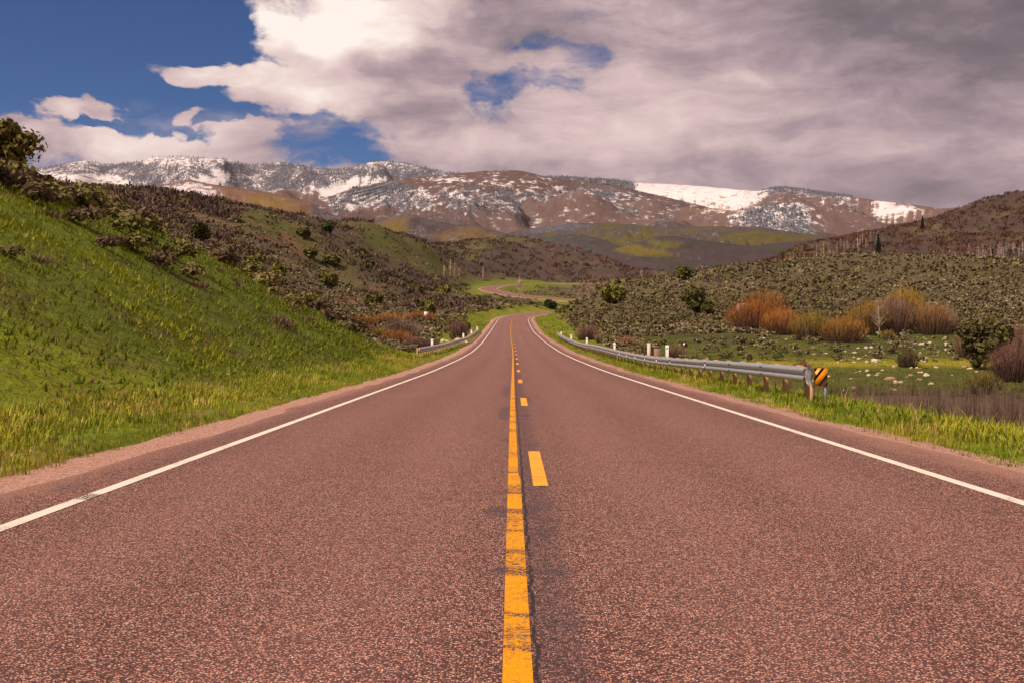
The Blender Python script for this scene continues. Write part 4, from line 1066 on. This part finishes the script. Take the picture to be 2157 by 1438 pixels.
shrub(1912, 774, 40, 40, 50, 130, (.12, .075, .04), (.05, .035, .025), 'small dark brown bush alone on the rocky meadow', 220)
shrub(1238, 716, 46, 32, 90, 190, (.26, .13, .10), ST, 'purple-red bare shrub behind the far part of the right guardrail', 220)
shrub(1272, 722, 34, 22, 80, 180, (.20, .15, .06), ST, 'olive shrub right of the purple one behind the guardrail', 140)
shrub(1318, 732, 36, 26, 60, 150, (.32, .14, .08), ST, 'rust coloured shrub near the middle of the right guardrail', 160)
shrub(1424, 752, 44, 28, 50, 120, (.26, .14, .09), ST, 'pinkish tan bush beside the concrete headwall', 160)
shrub(1690, 778, 34, 20, 40, 100, (.24, .10, .07), ST, 'low reddish bush just behind the near guardrail end', 120)
for k, (X, Y, w, h, c, lab) in enumerate([
    (762, 690, 60, 26, OR, 'orange willow shrub at the left end of the creek thicket'),
    (820, 684, 70, 26, (.34, .15, .03), 'orange brown willow shrub along the back of the creek thicket'),
    (884, 676, 60, 22, (.36, .13, .04), 'rusty willow shrub by the small white sign'),
    (846, 704, 74, 34, (.22, .135, .115), 'greyish mauve bare shrub in the middle of the creek thicket'),
    (795, 714, 50, 26, OL, 'yellow-olive shrub at the bank foot by the creek thicket'),
    (836, 726, 64, 34, (.40, .15, .04), 'bright orange shrub at the front of the creek thicket'),
    (872, 738, 46, 28, (.24, .13, .10), 'brown bare shrub behind the near end of the left guardrail'),
    (966, 714, 40, 40, (.19, .10, .085), 'dark purple bare shrub behind the middle of the left guardrail'),
    (905, 735, 40, 22, (.22, .12, .09), 'low brown shrub behind the left guardrail beside the purple one')]):
    shrub(X, Y, w, h, 85, 300, c, ST, lab, 240)

def tree_root(name, X, d, label, cat, group=None):
    x_, y_, z_ = at(X, d); return empty(name, (x_, y_, z_ - .05), label, cat, group, random.uniform(0, 6.28))
def dense_crown(w, h, n, leaf, tint, z0=.0, shape='dome', lob=14):
    """leaf clumps spread through lobes inside an irregular crown"""
    k = lob; zc = rng.uniform(.12, .86, k)
    prof = (lambda q: np.sin(np.pi * np.clip(q, .02, .98)) ** .6) if shape == 'dome' else (lambda q: np.clip(1.05 - q, .05, 1) ** .85)
    th = rng.uniform(0, 6.28, k); rr = prof(zc) * w * .5 * rng.uniform(.2, .9, k)
    lc = np.stack([rr * np.cos(th), rr * np.sin(th), z0 + zc * h], 1); lr = prof(zc) * w * rng.uniform(.12, .30, k) + .04 * w
    i = rng.integers(0, k, n); dr = rng.normal(size=(n, 3)); dr /= np.linalg.norm(dr, axis=1)[:, None]
    p = lc[i] + dr * (lr[i] * rng.uniform(.25, 1, n) ** .5)[:, None]; p[:, 2] = np.clip(p[:, 2], z0 * .6 + .05, z0 + h)
    nrm = dr + rng.normal(size=(n, 3)) * .6; nrm /= np.linalg.norm(nrm, axis=1)[:, None]
    t, b = rot_basis(nrm); s = leaf * rng.uniform(.6, 1.4, n); v, f = quads(p, t, b, s, s * 1.2)
    g = rng.uniform(.6, 1.4, n)[:, None] * np.array(tint); return v, [f], np.repeat(g, 4, 0)
def evergreen(name, X, Y, wpx, hpx, d0, d1, tint, label, cat='tree', group=None, shape='dome', n=1500, d=None):
    d = row_at(X, Y, d0, d1) if d is None else d
    px = F / d; w, h = wpx / px, hpx / px
    r = tree_root(name, X, d, label, cat, group)
    m = MB(); m.tube([(0, 0, -.2), (.02 * w, 0, h * .4), (0, .02 * w, h * .85)], [h * .035 + .02, h * .024, .02], 7, c=(.11, .075, .05))
    for _ in range(7):
        a = random.uniform(0, 6.28); z_ = random.uniform(.15, .7) * h
        m.tube([(0, 0, z_), (math.cos(a) * w * .2, math.sin(a) * w * .2, z_ + .08 * h), (math.cos(a) * w * .38, math.sin(a) * w * .38, z_ + .1 * h)], [h * .012, h * .008, .006], 5, c=(.10, .07, .045))
    m.build('trunk', M_bark, r)
    v, f, c = dense_crown(w, h * .95, n, max(.06 * w ** .5 * .9, .0011 * d), tint, h * .05, shape, 16)
    build('crown', v, f, M_leaf, tint=c, parent=r); return r
JU = (0.135, 0.122, 0.026)
evergreen('juniper_tree', 1291, 641, 48, 40, 180, 330, JU, 'round dark green juniper on the left shoulder of the sagebrush hill')
evergreen('juniper_tree', 1464, 661, 60, 58, 160, 300, (.120, .108, .025), 'large ragged juniper halfway up the sagebrush hill')
evergreen('juniper_tree', 1436, 590, 34, 26, 260, 420, (.115, .108, .028), 'small juniper on the skyline of the sagebrush hill')
evergreen('juniper_tree', 1490, 664, 26, 30, 160, 300, (.11, .10, .028), 'young juniper touching the right side of the large ragged one')
evergreen('juniper_tree', 1160, 648, 26, 14, 300, 520, (.035, .04, .012), 'low dark juniper beside the far bend of the road')
evergreen('pine_tree', 2075, 778, 104, 104, 60, 150, (.115, .095, .032), 'bushy dark pine with a round top at the right edge of the meadow', n=3200)
for X, Y, w, h, lab in [(541, 566, 34, 32, 'dark juniper behind the crest of the green bank, highest of the left pair'), (588, 592, 34, 42, 'tall dark juniper behind the crest of the green bank'),
                        (690, 606, 40, 30, 'wide dark juniper on the brown slope above the creek thicket'), (616, 640, 32, 26, 'dark shrubby juniper low on the red earth slope'),
                        (798, 642, 13, 27, 'narrow upright juniper, right one of a pair on the left slope'), (776, 642, 16, 22, 'narrow upright juniper, left one of a pair on the left slope'),
                        (885, 618, 10, 15, 'tiny lone juniper in the middle of the left sagebrush slope'), (936, 616, 24, 15, 'low spreading juniper near the upper road bend'),
                        (905, 672, 44, 38, 'dark green bushy juniper behind the small white sign'), (979, 700, 20, 22, 'dark bush on the grass above the end of the left guardrail'),
                        (778, 566, 26, 20, 'dark juniper on the mid slope of the left hill'), (764, 545, 16, 20, 'small dark juniper above the mid slope of the left hill'),
                        (640, 500, 26, 18, 'dark oak clump high on the left hill'), (690, 490, 24, 18, 'green leafing tree high on the left hill'), (420, 505, 44, 34, 'olive shrub tree just behind the bank crest'),
                        (700, 560, 30, 22, 'dark rounded tree on the middle of the left hill'), (655, 545, 26, 20, 'dark rounded tree left of the middle one on the left hill')]:
    evergreen('juniper_tree', X, Y, w, h, 110 if Y > 480 else 200, 640, (.060, .085, .016) if 'green leafing' in lab else ((.075, .065, .014) if 'olive' in lab else JU), lab, n=700)

def conifer(X, Y, hpx, d0, d1, label, tint=(.030, .042, .022)):
    d = row_at(X, Y, d0, d1); h = hpx / F * d; w = h * .42
    r = tree_root('conifer_tree', X, d, label, 'tree')
    m = MB(); m.tube([(0, 0, -.2), (0, 0, h * .5), (0, 0, h)], [h * .022, h * .014, .01], 6, c=(.1, .07, .05)); m.build('trunk', M_bark, r)
    n = 900; q = rng.uniform(0.04, 1, n) ** .8; th = rng.uniform(0, 6.28, n); lay = np.sin(q * 60) * .12 + .9
    rr = w * .5 * (1 - q) * lay * rng.uniform(.3, 1, n) + .02
    p = np.stack([rr * np.cos(th), rr * np.sin(th), h * (.06 + .94 * q) - rr * .35], 1)
    ax = np.stack([np.cos(th), np.sin(th), -.35 + 0 * th], 1) + rng.normal(size=(n, 3)) * .2; ax /= np.linalg.norm(ax, axis=1)[:, None]
    t, b = rot_basis(ax); v, f = quads(p, t, ax, h * .018, h * .035)
    build('crown', v, [f], M_leaf, tint=np.repeat(rng.uniform(.6, 1.4, n)[:, None] * np.array(tint), 4, 0), parent=r)
conifer(1850, 538, 44, 560, 760, 'pointed dark spruce standing among the bare aspens on the right hill')
conifer(1943, 486, 30, 620, 840, 'lone spruce on the skyline of the right hill')
conifer(2090, 556, 26, 540, 700, 'small spruce among the pale aspens at the foot of the right hill')

# bare aspens
def aspen_parts(h, w, n, bark, twig, wd):
    m = MB(); bend = [(0, 0, -.2), (.015 * h, 0, .35 * h), (.0, .015 * h, .7 * h), (.01 * h, 0, h)]
    m.tube(bend, [h * .016 + wd * .4, h * .013 + wd * .35, h * .008 + wd * .2, wd * .15], 6, c=bark)
    c_ = MB(); tw = np.array(twig)
    for i in range(n):
        z0 = h * rng.uniform(.25, .95); a = rng.uniform(0, 6.28); L2 = w * .5 * rng.uniform(.5, 1.0) * (1.12 - (z0 / h) ** 2)
        e = np.array([math.cos(a) * L2, math.sin(a) * L2, z0 + L2 * rng.uniform(.6, 1.3)]); s0 = np.array([0, 0, z0]); md = s0 * .5 + e * .5 + np.array([0, 0, -.08 * L2])
        sd = np.cross(e - s0, rng.normal(size=3)); sd /= np.linalg.norm(sd) + 1e-9; g = rng.uniform(.75, 1.25)
        c_.add([s0 - sd * wd * .6, s0 + sd * wd * .6, md + sd * wd * .35, md - sd * wd * .35, e], q=[(0, 1, 2, 3)], t=[(3, 2, 4)], c=np.tile(tw * g, (5, 1)))
        for _ in range(6):
            f = rng.uniform(.3, 1); p_ = s0 * (1 - f) + e * f; q_ = p_ + (rng.normal(size=3) * .5 + (0, 0, .7)) * L2 * .45
            c_.add([p_ - sd * wd * .22, p_ + sd * wd * .22, q_], t=[(0, 1, 2)], c=np.tile(tw * g, (3, 1)))
    return m, c_
ASP = []
def aspen(X, Y, wpx, hpx, d0, d1, label, bark=(.50, .40, .33), twig=(.38, .27, .21), n=50, group=None, wk=1.0):
    d = row_at(X, Y, d0, d1); h, w = hpx / F * d, wpx / F * d
    r = tree_root('aspen_tree', X, d, label, 'tree', group)
    m, c_ = aspen_parts(h, w, n, bark, twig, wk * max(.035, .00042 * d)); m.build('trunk', M_bark, r); c_.build('crown', M_twig, r)
    return r
aspen(1852, 712, 46, 88, 100, 190, 'tall bare aspen with a white trunk standing in the willow thicket', (.42, .33, .27), (.34, .24, .18), 110, wk=.6)
for X, Y, w, h, lab in [(936, 588, 12, 30, 'bare aspen at the left of the pale group on the left slope'), (949, 586, 14, 40, 'tallest bare aspen of the pale group on the left slope'), (958, 588, 12, 36, 'bare aspen right of the tallest one on the left slope'),
                        (968, 594, 14, 30, 'short bare aspen at the right of the pale group'), (1018, 592, 9, 30, 'single bare aspen by the upper road bend'), (1009, 596, 7, 18, 'thin bare sapling left of the single aspen'),
                        (1094, 626, 24, 44, 'feathery bare tree beside the upper road'), (1240, 634, 36, 38, 'wide bare pinkish tree behind the sagebrush hill'), (1222, 644, 22, 34, 'bare pinkish tree left of the wide one behind the sagebrush hill'),
                        (1276, 612, 24, 18, 'small bare pinkish tree above the juniper'), (1352, 584, 12, 16, 'tiny bare tree on the saddle of the sagebrush hill')]:
    aspen(X, Y, w, h, 200, 760, lab, (.52, .40, .33), (.44, .29, .23))
for k in range(34):
    f = k / 33; X = 1662 + 190 * f + random.uniform(-10, 10); Y = 566 - 52 * f + random.uniform(-7, 12)
    gold = X < 1740 and random.random() < .35
    aspen(X, Y, random.uniform(9, 14), random.uniform(20, 32), 470, 800, '%s bare aspen %s' % ('golden' if gold else 'tan', 'at the low left end of the right hill belt' if X < 1720 else ('in the middle of the right hill belt' if X < 1800 else 'by the dark spruce on the right hill')), (.46, .34, .26), (.42, .27, .06) if gold else (.36, .235, .17), 34, 'aspens in the diagonal belt on the right hill')
for k in range(26):
    X = 1985 + 175 * random.random(); Y = 560 - 34 * random.random() * (X - 1960) / 200
    aspen(X, Y, random.uniform(10, 17), random.uniform(20, 34), 430, 760, 'pale bare aspen %s in the right hill grove' % ('left of the small spruce' if X < 2075 else 'right of the small spruce'), (.48, .38, .33), (.34, .235, .20), 36, 'aspens in the grove at the foot of the right hill')

# tree and snags on the bank's top left
def leafy_tree(X, d, wpx, hpx, label):
    h, w = hpx / F * d, wpx / F * d
    r = tree_root('scrub_tree', X, d, label, 'tree'); m = MB()
    for _ in range(5):
        a = random.uniform(0, 6.28); o_ = w * .12
        m.tube([(math.cos(a) * o_ * .3, math.sin(a) * o_ * .3, -.1), (math.cos(a) * o_, math.sin(a) * o_, h * .4), (math.cos(a) * o_ * 2.1, math.sin(a) * o_ * 2.1, h * .85)], [.07, .05, .02], 6, c=(.10, .07, .05))
    for _ in range(16):
        a = random.uniform(0, 6.28); z_ = random.uniform(.3, .8) * h; q = random.uniform(.25, .45) * w
        m.tube([(0, 0, z_), (math.cos(a) * q * .6, math.sin(a) * q * .6, z_ + .12 * h), (math.cos(a) * q, math.sin(a) * q, z_ + .25 * h)], [.03, .02, .008], 5, c=(.10, .07, .05))
    m.build('trunk', M_bark, r)
    v, f, c = dense_crown(w, h * .98, 5200, .072, (.135, .105, .020), h * .06, 'dome', 26)
    build('crown', v, f, M_leaf, tint=c, parent=r)
leafy_tree(14, 50, 132, 146, 'leafy olive tree on top of the green bank at the left edge')
leafy_tree(-60, 47, 130, 120, 'leafy olive tree partly outside the left picture edge')
leafy_tree(92, 54, 46, 56, 'small olive bushy tree right of the leafy tree on the bank')
def snag(X, d, hpx, label):
    h = hpx / F * d; r = tree_root('dead_tree', X, d, label, 'tree'); m = MB()
    m.tube([(0, 0, -.2), (.03, .0, h * .5), (-.02, .02, h)], [.085, .06, .015], 7, c=(.075, .05, .045)); m.build('trunk', M_bark, r)
    b = MB()
    for _ in range(26):
        z_ = random.uniform(.15, .97) * h; a = random.uniform(0, 6.28); L2 = random.uniform(.12, .42) * (1.15 - z_ / h) + .06
        b.tube([(0, 0, z_), (math.cos(a) * L2 * .6, math.sin(a) * L2 * .6, z_ + L2 * .25), (math.cos(a) * L2, math.sin(a) * L2, z_ + L2 * .25)], [.02, .012, .005], 4, c=(.085, .058, .05))
    b.build('branches', M_bark, r)
snag(141, 60, 66, 'taller dead snag on the skyline of the bank')
snag(161, 61, 46, 'shorter dead snag right of the taller one')

# ------------------------------------------------------------------ rocks
def rock_mesh(seed):
    import bmesh
    bm = bmesh.new(); bmesh.ops.create_icosphere(bm, subdivisions=2, radius=.5)
    o_ = random.random() * 90
    for v in bm.verts:
        n_ = float(fbm(np.array([v.co.x * 1.7 + o_]), np.array([v.co.y * 1.7 + v.co.z * 2.3]), 3, seed)[0]); v.co *= 1 + .42 * n_
        v.co.z *= .8
    me = bpy.data.meshes.new('rock'); bm.to_mesh(me); bm.free()
    a = me.color_attributes.new('tint', 'FLOAT_COLOR', 'POINT'); cc = np.ones((len(me.vertices), 4), np.float32); cc[:, :3] = (0.50, 0.40, 0.27) if seed % 3 else (0.27, 0.17, 0.115); a.data.foreach_set('color', cc.ravel())
    me.materials.append(M_rock); return me
rocks = [rock_mesh(200 + i) for i in range(7)]
k = 0
while k < 120:
    yy = random.uniform(58, 142); X = random.gauss(1840, 110)
    if not 1560 < X < 2060 or (yy < 84 and random.random() < .5): continue
    xx = (X - CX) / F * yy
    if float(fbm(np.array([xx / 7]), np.array([yy / 9]), 2, 130)[0]) < -.05: continue
    k += 1; s = random.uniform(.16, .46) * (1.7 if random.random() < .08 else 1)
    o = put(rocks[k % 7], 'rock', (xx, yy, Hs(xx, yy) + .08 * s), (s * random.uniform(.9, 1.5), s, s * random.uniform(.7, 1.1)), random.uniform(0, 6.28),
            '%s %s rock in the meadow %s' % ('large' if s > .5 else ('tiny' if s < .27 else 'small'), 'cream' if (200 + k % 7) % 3 else 'pinkish tan',
            ('behind the yellow strip' if yy > 110 else ('on the yellow strip' if yy > 97 else ('in front of the yellow strip' if yy > 76 else 'at the edge of the dry ditch'))) + (', left half' if X < 1890 else ', right half')),
            'rock', 'pale rocks scattered over the meadow')
for k in range(16):
    X, Y = random.uniform(868, 990), random.uniform(690, 728); d = row_at(X, Y, 85, 300); xx = (X - CX) / F * d; s = random.uniform(.4, 1.1)
    put(rocks[k % 7], 'rock', (xx, d, Hs(xx, d) + .1 * s), (s * 1.2, s, s), random.uniform(0, 6.28), 'tan rock on the sagebrush slope behind the left guardrail', 'rock', 'tan rocks behind the left guardrail')
d = row_at(1566, 668, 130, 260); xx = (1566 - CX) / F * d
o = put(rocks[1], 'boulder', (xx, d, Hs(xx, d) + .6), (3.6, 3.0, 4.6), .4, 'big tan boulder rising behind the orange willow shrubs', 'boulder')
d = row_at(1576, 666, 130, 260) + 1; xx = (1579 - CX) / F * d
o = put(rocks[4], 'boulder', (xx, d, Hs(xx, d) + .6), (1.8, 1.8, 4.0), 1.4, 'smaller tan boulder on the right flank of the big one', 'boulder')

# ------------------------------------------------------------------ guardrails, posts, signs
def plain(name, col, rough=.5, metal=0.0, spec=.4, sc=8.0, amt=.25, bmp=0.0, stretch=(1, 1, 1)):
    m, t, o = newmat(name); p = objco(t); a = noise(t, vscale(t, p, stretch), sc, 5, .65); k = (1 - amt) + a * 2 * amt
    c = cmix(t, 1.0, col, comb(t, k, k, k), 'MULTIPLY')
    principled(t, o, c, rough, spec, metal, normal=bump(t, a, .4, bmp) if bmp else None); return m
M_galv = plain('galvanised_steel', (.36, .375, .40), .42, .55, .5, 5.0, .22)
M_wood = plain('weathered_wood', (.42, .245, .140), .9, 0, .15, 14, .4, .01, (1, 1, .12))
M_whitep = plain('white_plastic', (.80, .77, .72), .55, 0, .35, 6, .08)
M_dkmetal = plain('dark_steel', (.055, .05, .045), .7, .3, .3, 9, .3)
M_orange = plain('orange_sheeting', (.95, .30, .010), .45, 0, .4, 9, .10)
M_black = plain('black_sheeting', (.016, .014, .013), .7, 0, .15, 9, .2)
M_conc = plain('concrete', (.30, .19, .135), .9, 0, .2, 4, .3, .02)
M_refl = plain('white_reflector', (.86, .84, .82), .4, 0, .5, 9, .06)
M_signw = plain('faded_white_sign', (.74, .68, .64), .6, 0, .3, 5, .10)
M_ink = plain('faded_black_ink', (.20, .17, .16), .7, 0, .2, 5, .1)
PROF = np.array([(0.0, .155), (.012, .150), (.074, .105), (.083, .080), (.074, .052), (.012, .018), (.0, 0.0), (.012, -.018), (.074, -.052), (.083, -.080), (.074, -.105), (.012, -.150), (0.0, -.155)])
def guardrail(pts, ztop, side, label, seg, mats, endmark=False):
    """pts: plan polyline; side +1: road lies towards -x; W-beam segments, posts, blocks"""
    P_ = np.array(pts, float); cs = np.concatenate([[0], np.cumsum(np.hypot(*np.diff(P_, axis=0).T))]); Ltot = cs[-1]
    pos = lambda s: np.stack([np.interp(s, cs, P_[:, 0]), np.interp(s, cs, P_[:, 1])], -1)
    def zat(s): 
        p = pos(s); return zroad(p[..., 1]) + ztop(s)
    p0 = pos(np.array([0.0]))[0]; r = empty('guardrail', (p0[0], p0[1], Hs(*p0)), label, 'guardrail'); loc = np.array(r.location)
    n = int(math.ceil(Ltot / seg)); pf = PROF.copy(); pf = np.concatenate([pf, pf[::-1] - np.array([.006, 0])])
    for i in range(n):
        a, b = i * seg - (.16 if i else 0), min((i + 1) * seg, Ltot); s = np.linspace(a, b, 5 if seg > 3 else 3)
        p = pos(s); z = zat(s) - .155
        off = .004 * (i % 2)
        V = np.stack([p[:, 0][:, None] - side * (pf[None, :, 0] + .02 + off), np.repeat(p[:, 1][:, None], len(pf), 1), z[:, None] + pf[None, :, 1]], -1)
        F_ = gridfaces(len(s), len(pf)); wrap = [((k) * len(pf) + len(pf) - 1, k * len(pf), (k + 1) * len(pf), (k + 1) * len(pf) + len(pf) - 1) for k in range(len(s) - 1)]
        o = build('beam', V.reshape(-1, 3) - loc, [F_, np.array(wrap)], mats[0], parent=r, smooth=False)
        mb = MB()
        for kk in range(2):
            for zz in (.05, -.05, .02, -.02)[: 2]:
                q = V[0, 0] * 0; sp = pos(np.array([a + .08 + .12 * kk]))[0]; zc = zat(np.array([a + .08]))[0] - .155
                mb.box(sp[0] - side * .112, sp[1], zc + zz * 1.6, .02, .03, .03)
        if i:
            v, f, c = mb.arrays(); build('bolt', v - loc, f, M_dkmetal, parent=o)
    s = .95
    while s < Ltot:
        p = pos(np.array([s]))[0]; zt = zat(np.array([s]))[0]; zg = Hs(p[0] + side * .18, p[1]); hh = zt - .03 - (zg - .5)
        mb = MB(); mb.box(0, 0, 0, .10, .14, hh); v, f, c = mb.arrays()
        o = build('post', v + np.array([p[0] + side * .245, p[1], zg - .5 + hh / 2]) - loc, f, mats[1], parent=r)
        mb = MB(); mb.box(0, 0, 0, .14, .15, .34); v, f, c = mb.arrays()
        build('spacer_block', v + np.array([p[0] + side * .085, p[1], zt - .155]) - loc, f, mats[1], parent=o)
        s += seg / 2
    return r, pos, zat, loc
grr, gpos, gz, gloc = guardrail([(6.02, 22.6), (6.0, 40), (6.05, 75), (6.0, 110), (5.9, 135), (6.1, 150), (6.6, 156)], lambda s: .68 + .06 * np.cos(s * .11) - .22 * sst(128, 134, s), 1, 'long galvanised guardrail along the right verge with wooden posts', 3.81, (M_galv, M_wood))
grl, lpos, lz, lloc = guardrail([(-6.15, 74), (-5.75, 100), (-5.1, 124), (-5.15, 150), (-5.35, 182)], lambda s: .66 + .0 * s - .15 * sst(100, 108, s), -1, 'short galvanised guardrail along the left verge below the green bank', 3.81, (M_galv, M_wood))
# reflectors clipped in the beam's groove
for s in (11.5, 19.0, 23.0, 27.0, 31.0, 35.0, 39.0):
    p = gpos(np.array([s]))[0]; zc = gz(np.array([s]))[0] - .155; mb = MB(); mb.box(0, 0, 0, .05, .02, .10); v, f, c = mb.arrays()
    build('reflector', v + np.array([p[0] - .075, p[1], zc]) - gloc, f, M_refl, parent=grr)
# flared end plate and object marker at the near end
mb = MB(); p = gpos(np.array([0.0]))[0]; zc = gz(np.array([0.0]))[0] - .155
vv = []
for k, (dy, e) in enumerate([(0, 0), (-.12, .01), (-.25, .03), (-.36, .03)]):
    for zz in (.165, .06, 0, -.06, -.175): vv.append((p[0] - .06 + e + .035 * (abs(zz) > .1), p[1] + dy, zc + zz - .012 * k))
V = np.array(vv); V2 = V + np.array([.012, 0, 0]); nf = gridfaces(4, 5)
edge = [0, 1, 2, 3, 4, 9, 14, 19, 18, 17, 16, 15, 10, 5]; side_f = [(edge[i], edge[(i + 1) % 14], edge[(i + 1) % 14] + 20, edge[i] + 20) for i in range(14)]
build('end_plate', np.concatenate([V, V2]) - gloc, [nf, nf + 20, np.array(side_f)], M_galv, parent=grr)
mx, my = p[0] + .18, p[1] - .30
zg = Hs(mx, my)
mk = empty('object_marker', (mx, my, zg), 'orange and black striped hazard marker at the near end of the right guardrail', 'sign')
PW, PH = .265, .355; zc = -155.0 / F * my - zg - PH / 2
mb = MB(); mb.box(0, 0, zc, PW, .006, PH); mb.build('panel', M_orange, mk)
# black diagonal bars, thin sheets on the face, rising to the right
def bar(c0, wd, name='stripe'):
    """clip the band c0 < z - slope*x < c0 + wd to the panel"""
    sl = 1.30; pts = [(-PW / 2, -PH / 2), (PW / 2, -PH / 2), (PW / 2, PH / 2), (-PW / 2, PH / 2)]
    def clip(pl, fn):
        out = []
        for i in range(len(pl)):
            a, b = pl[i], pl[(i + 1) % len(pl)]; fa, fb = fn(a), fn(b)
            if fa >= 0: out.append(a)
            if fa * fb < 0: t_ = fa / (fa - fb); out.append((a[0] + (b[0] - a[0]) * t_, a[1] + (b[1] - a[1]) * t_))
        return out
    pl = clip(pts, lambda q: q[1] - sl * q[0] - c0); pl = clip(pl, lambda q: c0 + wd - q[1] + sl * q[0]) if pl else []
    if len(pl) < 3: return
    n_ = len(pl); vf = [(a, -.0045, b + zc) for a, b in pl] + [(a, -.002, b + zc) for a, b in pl]
    mb = MB(); mb.add(vf, t=[(0, i, i + 1) for i in range(1, n_ - 1)], q=[(i, (i + 1) % n_, (i + 1) % n_ + n_, i + n_) for i in range(n_)]); mb.build(name, M_black, mk)
for c0, w0 in ((.262, .09), (.083, .082), (-.195, .105), (-.345, .080)): bar(c0, w0)
mb = MB(); mb.box(-.16, .10, (zc - PH / 2) / 2 - .1, .05, .06, zc - PH / 2 + .22); mb.build('post', M_wood, mk)
mb = MB(); mb.box(.10, .03, zc / 2 - .1, .04, .03, zc + .25); mb.build('post', M_galv, mk)

def delineator(x_, y_, ztop_, label, group, w=.10, zlow=None):
    zg = Hs(x_, y_) - .02; r = empty('delineator_post', (x_, y_, zg), label, 'marker post', group); h = ztop_ - zg
    mb = MB(); mb.box(0, 0, h / 2, w, .02, h); mb.box(w / 2, -.012, h / 2, .012, .03, h); mb.box(-w / 2, -.012, h / 2, .012, .03, h); mb.build('blade', M_whitep, r)
    mb = MB(); mb.box(0, -.014, h - .10, w * .7, .005, .10); mb.build('reflector', M_refl, r); return r
names = ['nearest and tallest white delineator post behind the right guardrail', 'second white delineator post behind the right guardrail', 'third white delineator post behind the right guardrail', 'fourth white delineator post behind the right guardrail', 'farthest white delineator post at the end of the right guardrail']
for (X, Yt, yy, w), lab in zip([(1405, 727, 45.5, .115), (1294, 722, 68, .13), (1236, 711, 92, .14), (1203, 705, 117, .16), (1182, 699, 141, .18)], names):
    delineator((X - CX) / F * yy, yy, (HY - Yt) / F * yy, lab, 'delineator posts behind the right guardrail', w)
names = ['nearest white delineator post behind the left guardrail', 'second white delineator post behind the left guardrail', 'third white delineator post behind the left guardrail', 'farthest white delineator post behind the left guardrail']
for (X, Yt, yy, w), lab in zip([(910, 714, 86, .17), (976, 702, 128, .19), (993, 695, 150, .20), (1005, 688, 172, .21)], names):
    delineator((X - CX) / F * yy, yy, (HY - Yt) / F * yy, lab, 'delineator posts behind the left guardrail', w)
# dark post with a pale cap by the culvert, steel fence posts
def tpost(X, Yb, Yt, d, label, cap=False):
    x_ = (X - CX) / F * d; zg = Hs(x_, d); h = max((HY - Yt) / F * d - zg, .6)
    r = empty('fence_post', (x_, d, zg), label, 'post'); mb = MB(); w = max(.05, .0004 * d)
    mb.box(0, 0, h / 2 - .1, w, .012, h + .2); mb.box(0, .02, h / 2 - .1, .012, .05, h + .2); mb.build('shaft', M_dkmetal, r)
    mb = MB(); mb.box(0, -.012, h - .07, w * (1.7 if cap else 1.1), .03, .16 if cap else .10); mb.build('cap', M_whitep, r)
tpost(1441, 746, 723, 62, 'dark post with a white cap beside the concrete headwall', True)
tpost(1468, 735, 714, 88, 'thin steel fence post with a pale tip right of the capped post')
tpost(1193, 712, 694, 150, 'thin dark steel post beside the far end of the right guardrail')
tpost(1146, 690, 683, 205, 'thin dark steel post on the grass inside the right bend')
tpost(1019, 690, 680, 205, 'thin dark steel post on the grass left of the road')
# concrete culvert headwall below the right verge
x_, d_, _ = at(1372, 78); zg = Hs(x_, d_); zt = (HY - 723) / F * d_
hw = empty('headwall', (x_, d_, zg), 'tan concrete culvert headwall beyond the right guardrail', 'headwall'); hh = max(zt - zg, .7)
mb = MB(); mb.box(.28, .1, hh / 2 - .36, .70, .22, hh + .16); mb.build('wall', M_conc, hw)
mb = MB(); mb.box(-.18, -.06, hh / 2 - .18, .22, .26, hh + .40); mb.build('pillar', M_refl if False else plain('pale_concrete', (.58, .48, .40), .9, 0, .2, 5, .2, .01), hw)
mb = MB(); mb.box(.30, .1, hh - .245, .74, .28, .07); mb.build('coping', M_conc, hw)
# small white sign far along the left side, seen too small to read
x_, d_, _ = at(897, 196); zg = Hs(x_, d_); zt = (HY - 657) / F * d_
sg = empty('road_sign', (x_, d_, zg), 'small white rectangular sign on a post above the creek thicket', 'sign')
h = max(zt - zg, 1.6)
mb = MB(); mb.box(0, .04, (h - .2) / 2, .08, .05, h - .1); mb.build('post', M_wood, sg)
mb = MB(); mb.box(0, 0, h - .44, .62, .02, .88); mb.build('panel', M_signw, sg)

# ------------------------------------------------------------------ thin mountain air
hz = MB(); hz.box(0, 8200, 700, 24000, 17600, 1496)
v, f, c = hz.arrays(); mh = bpy.data.materials.new('thin_air'); mh.use_nodes = True; ht = mh.node_tree; ht.nodes.clear()
ho = ht.nodes.new('ShaderNodeOutputMaterial'); pv = ht.nodes.new('ShaderNodeVolumePrincipled')
pv.inputs['Color'].default_value = (0.86, 0.80, 0.92, 1); pv.inputs['Density'].default_value = 1.0e-5; pv.inputs['Anisotropy'].default_value = 0.2
ht.links.new(pv.outputs[0], ho.inputs['Volume'])
h_ = build('haze', v, f, mh); tag(h_, 'thin pale haze in the air over the whole valley', None, None, 'stuff')
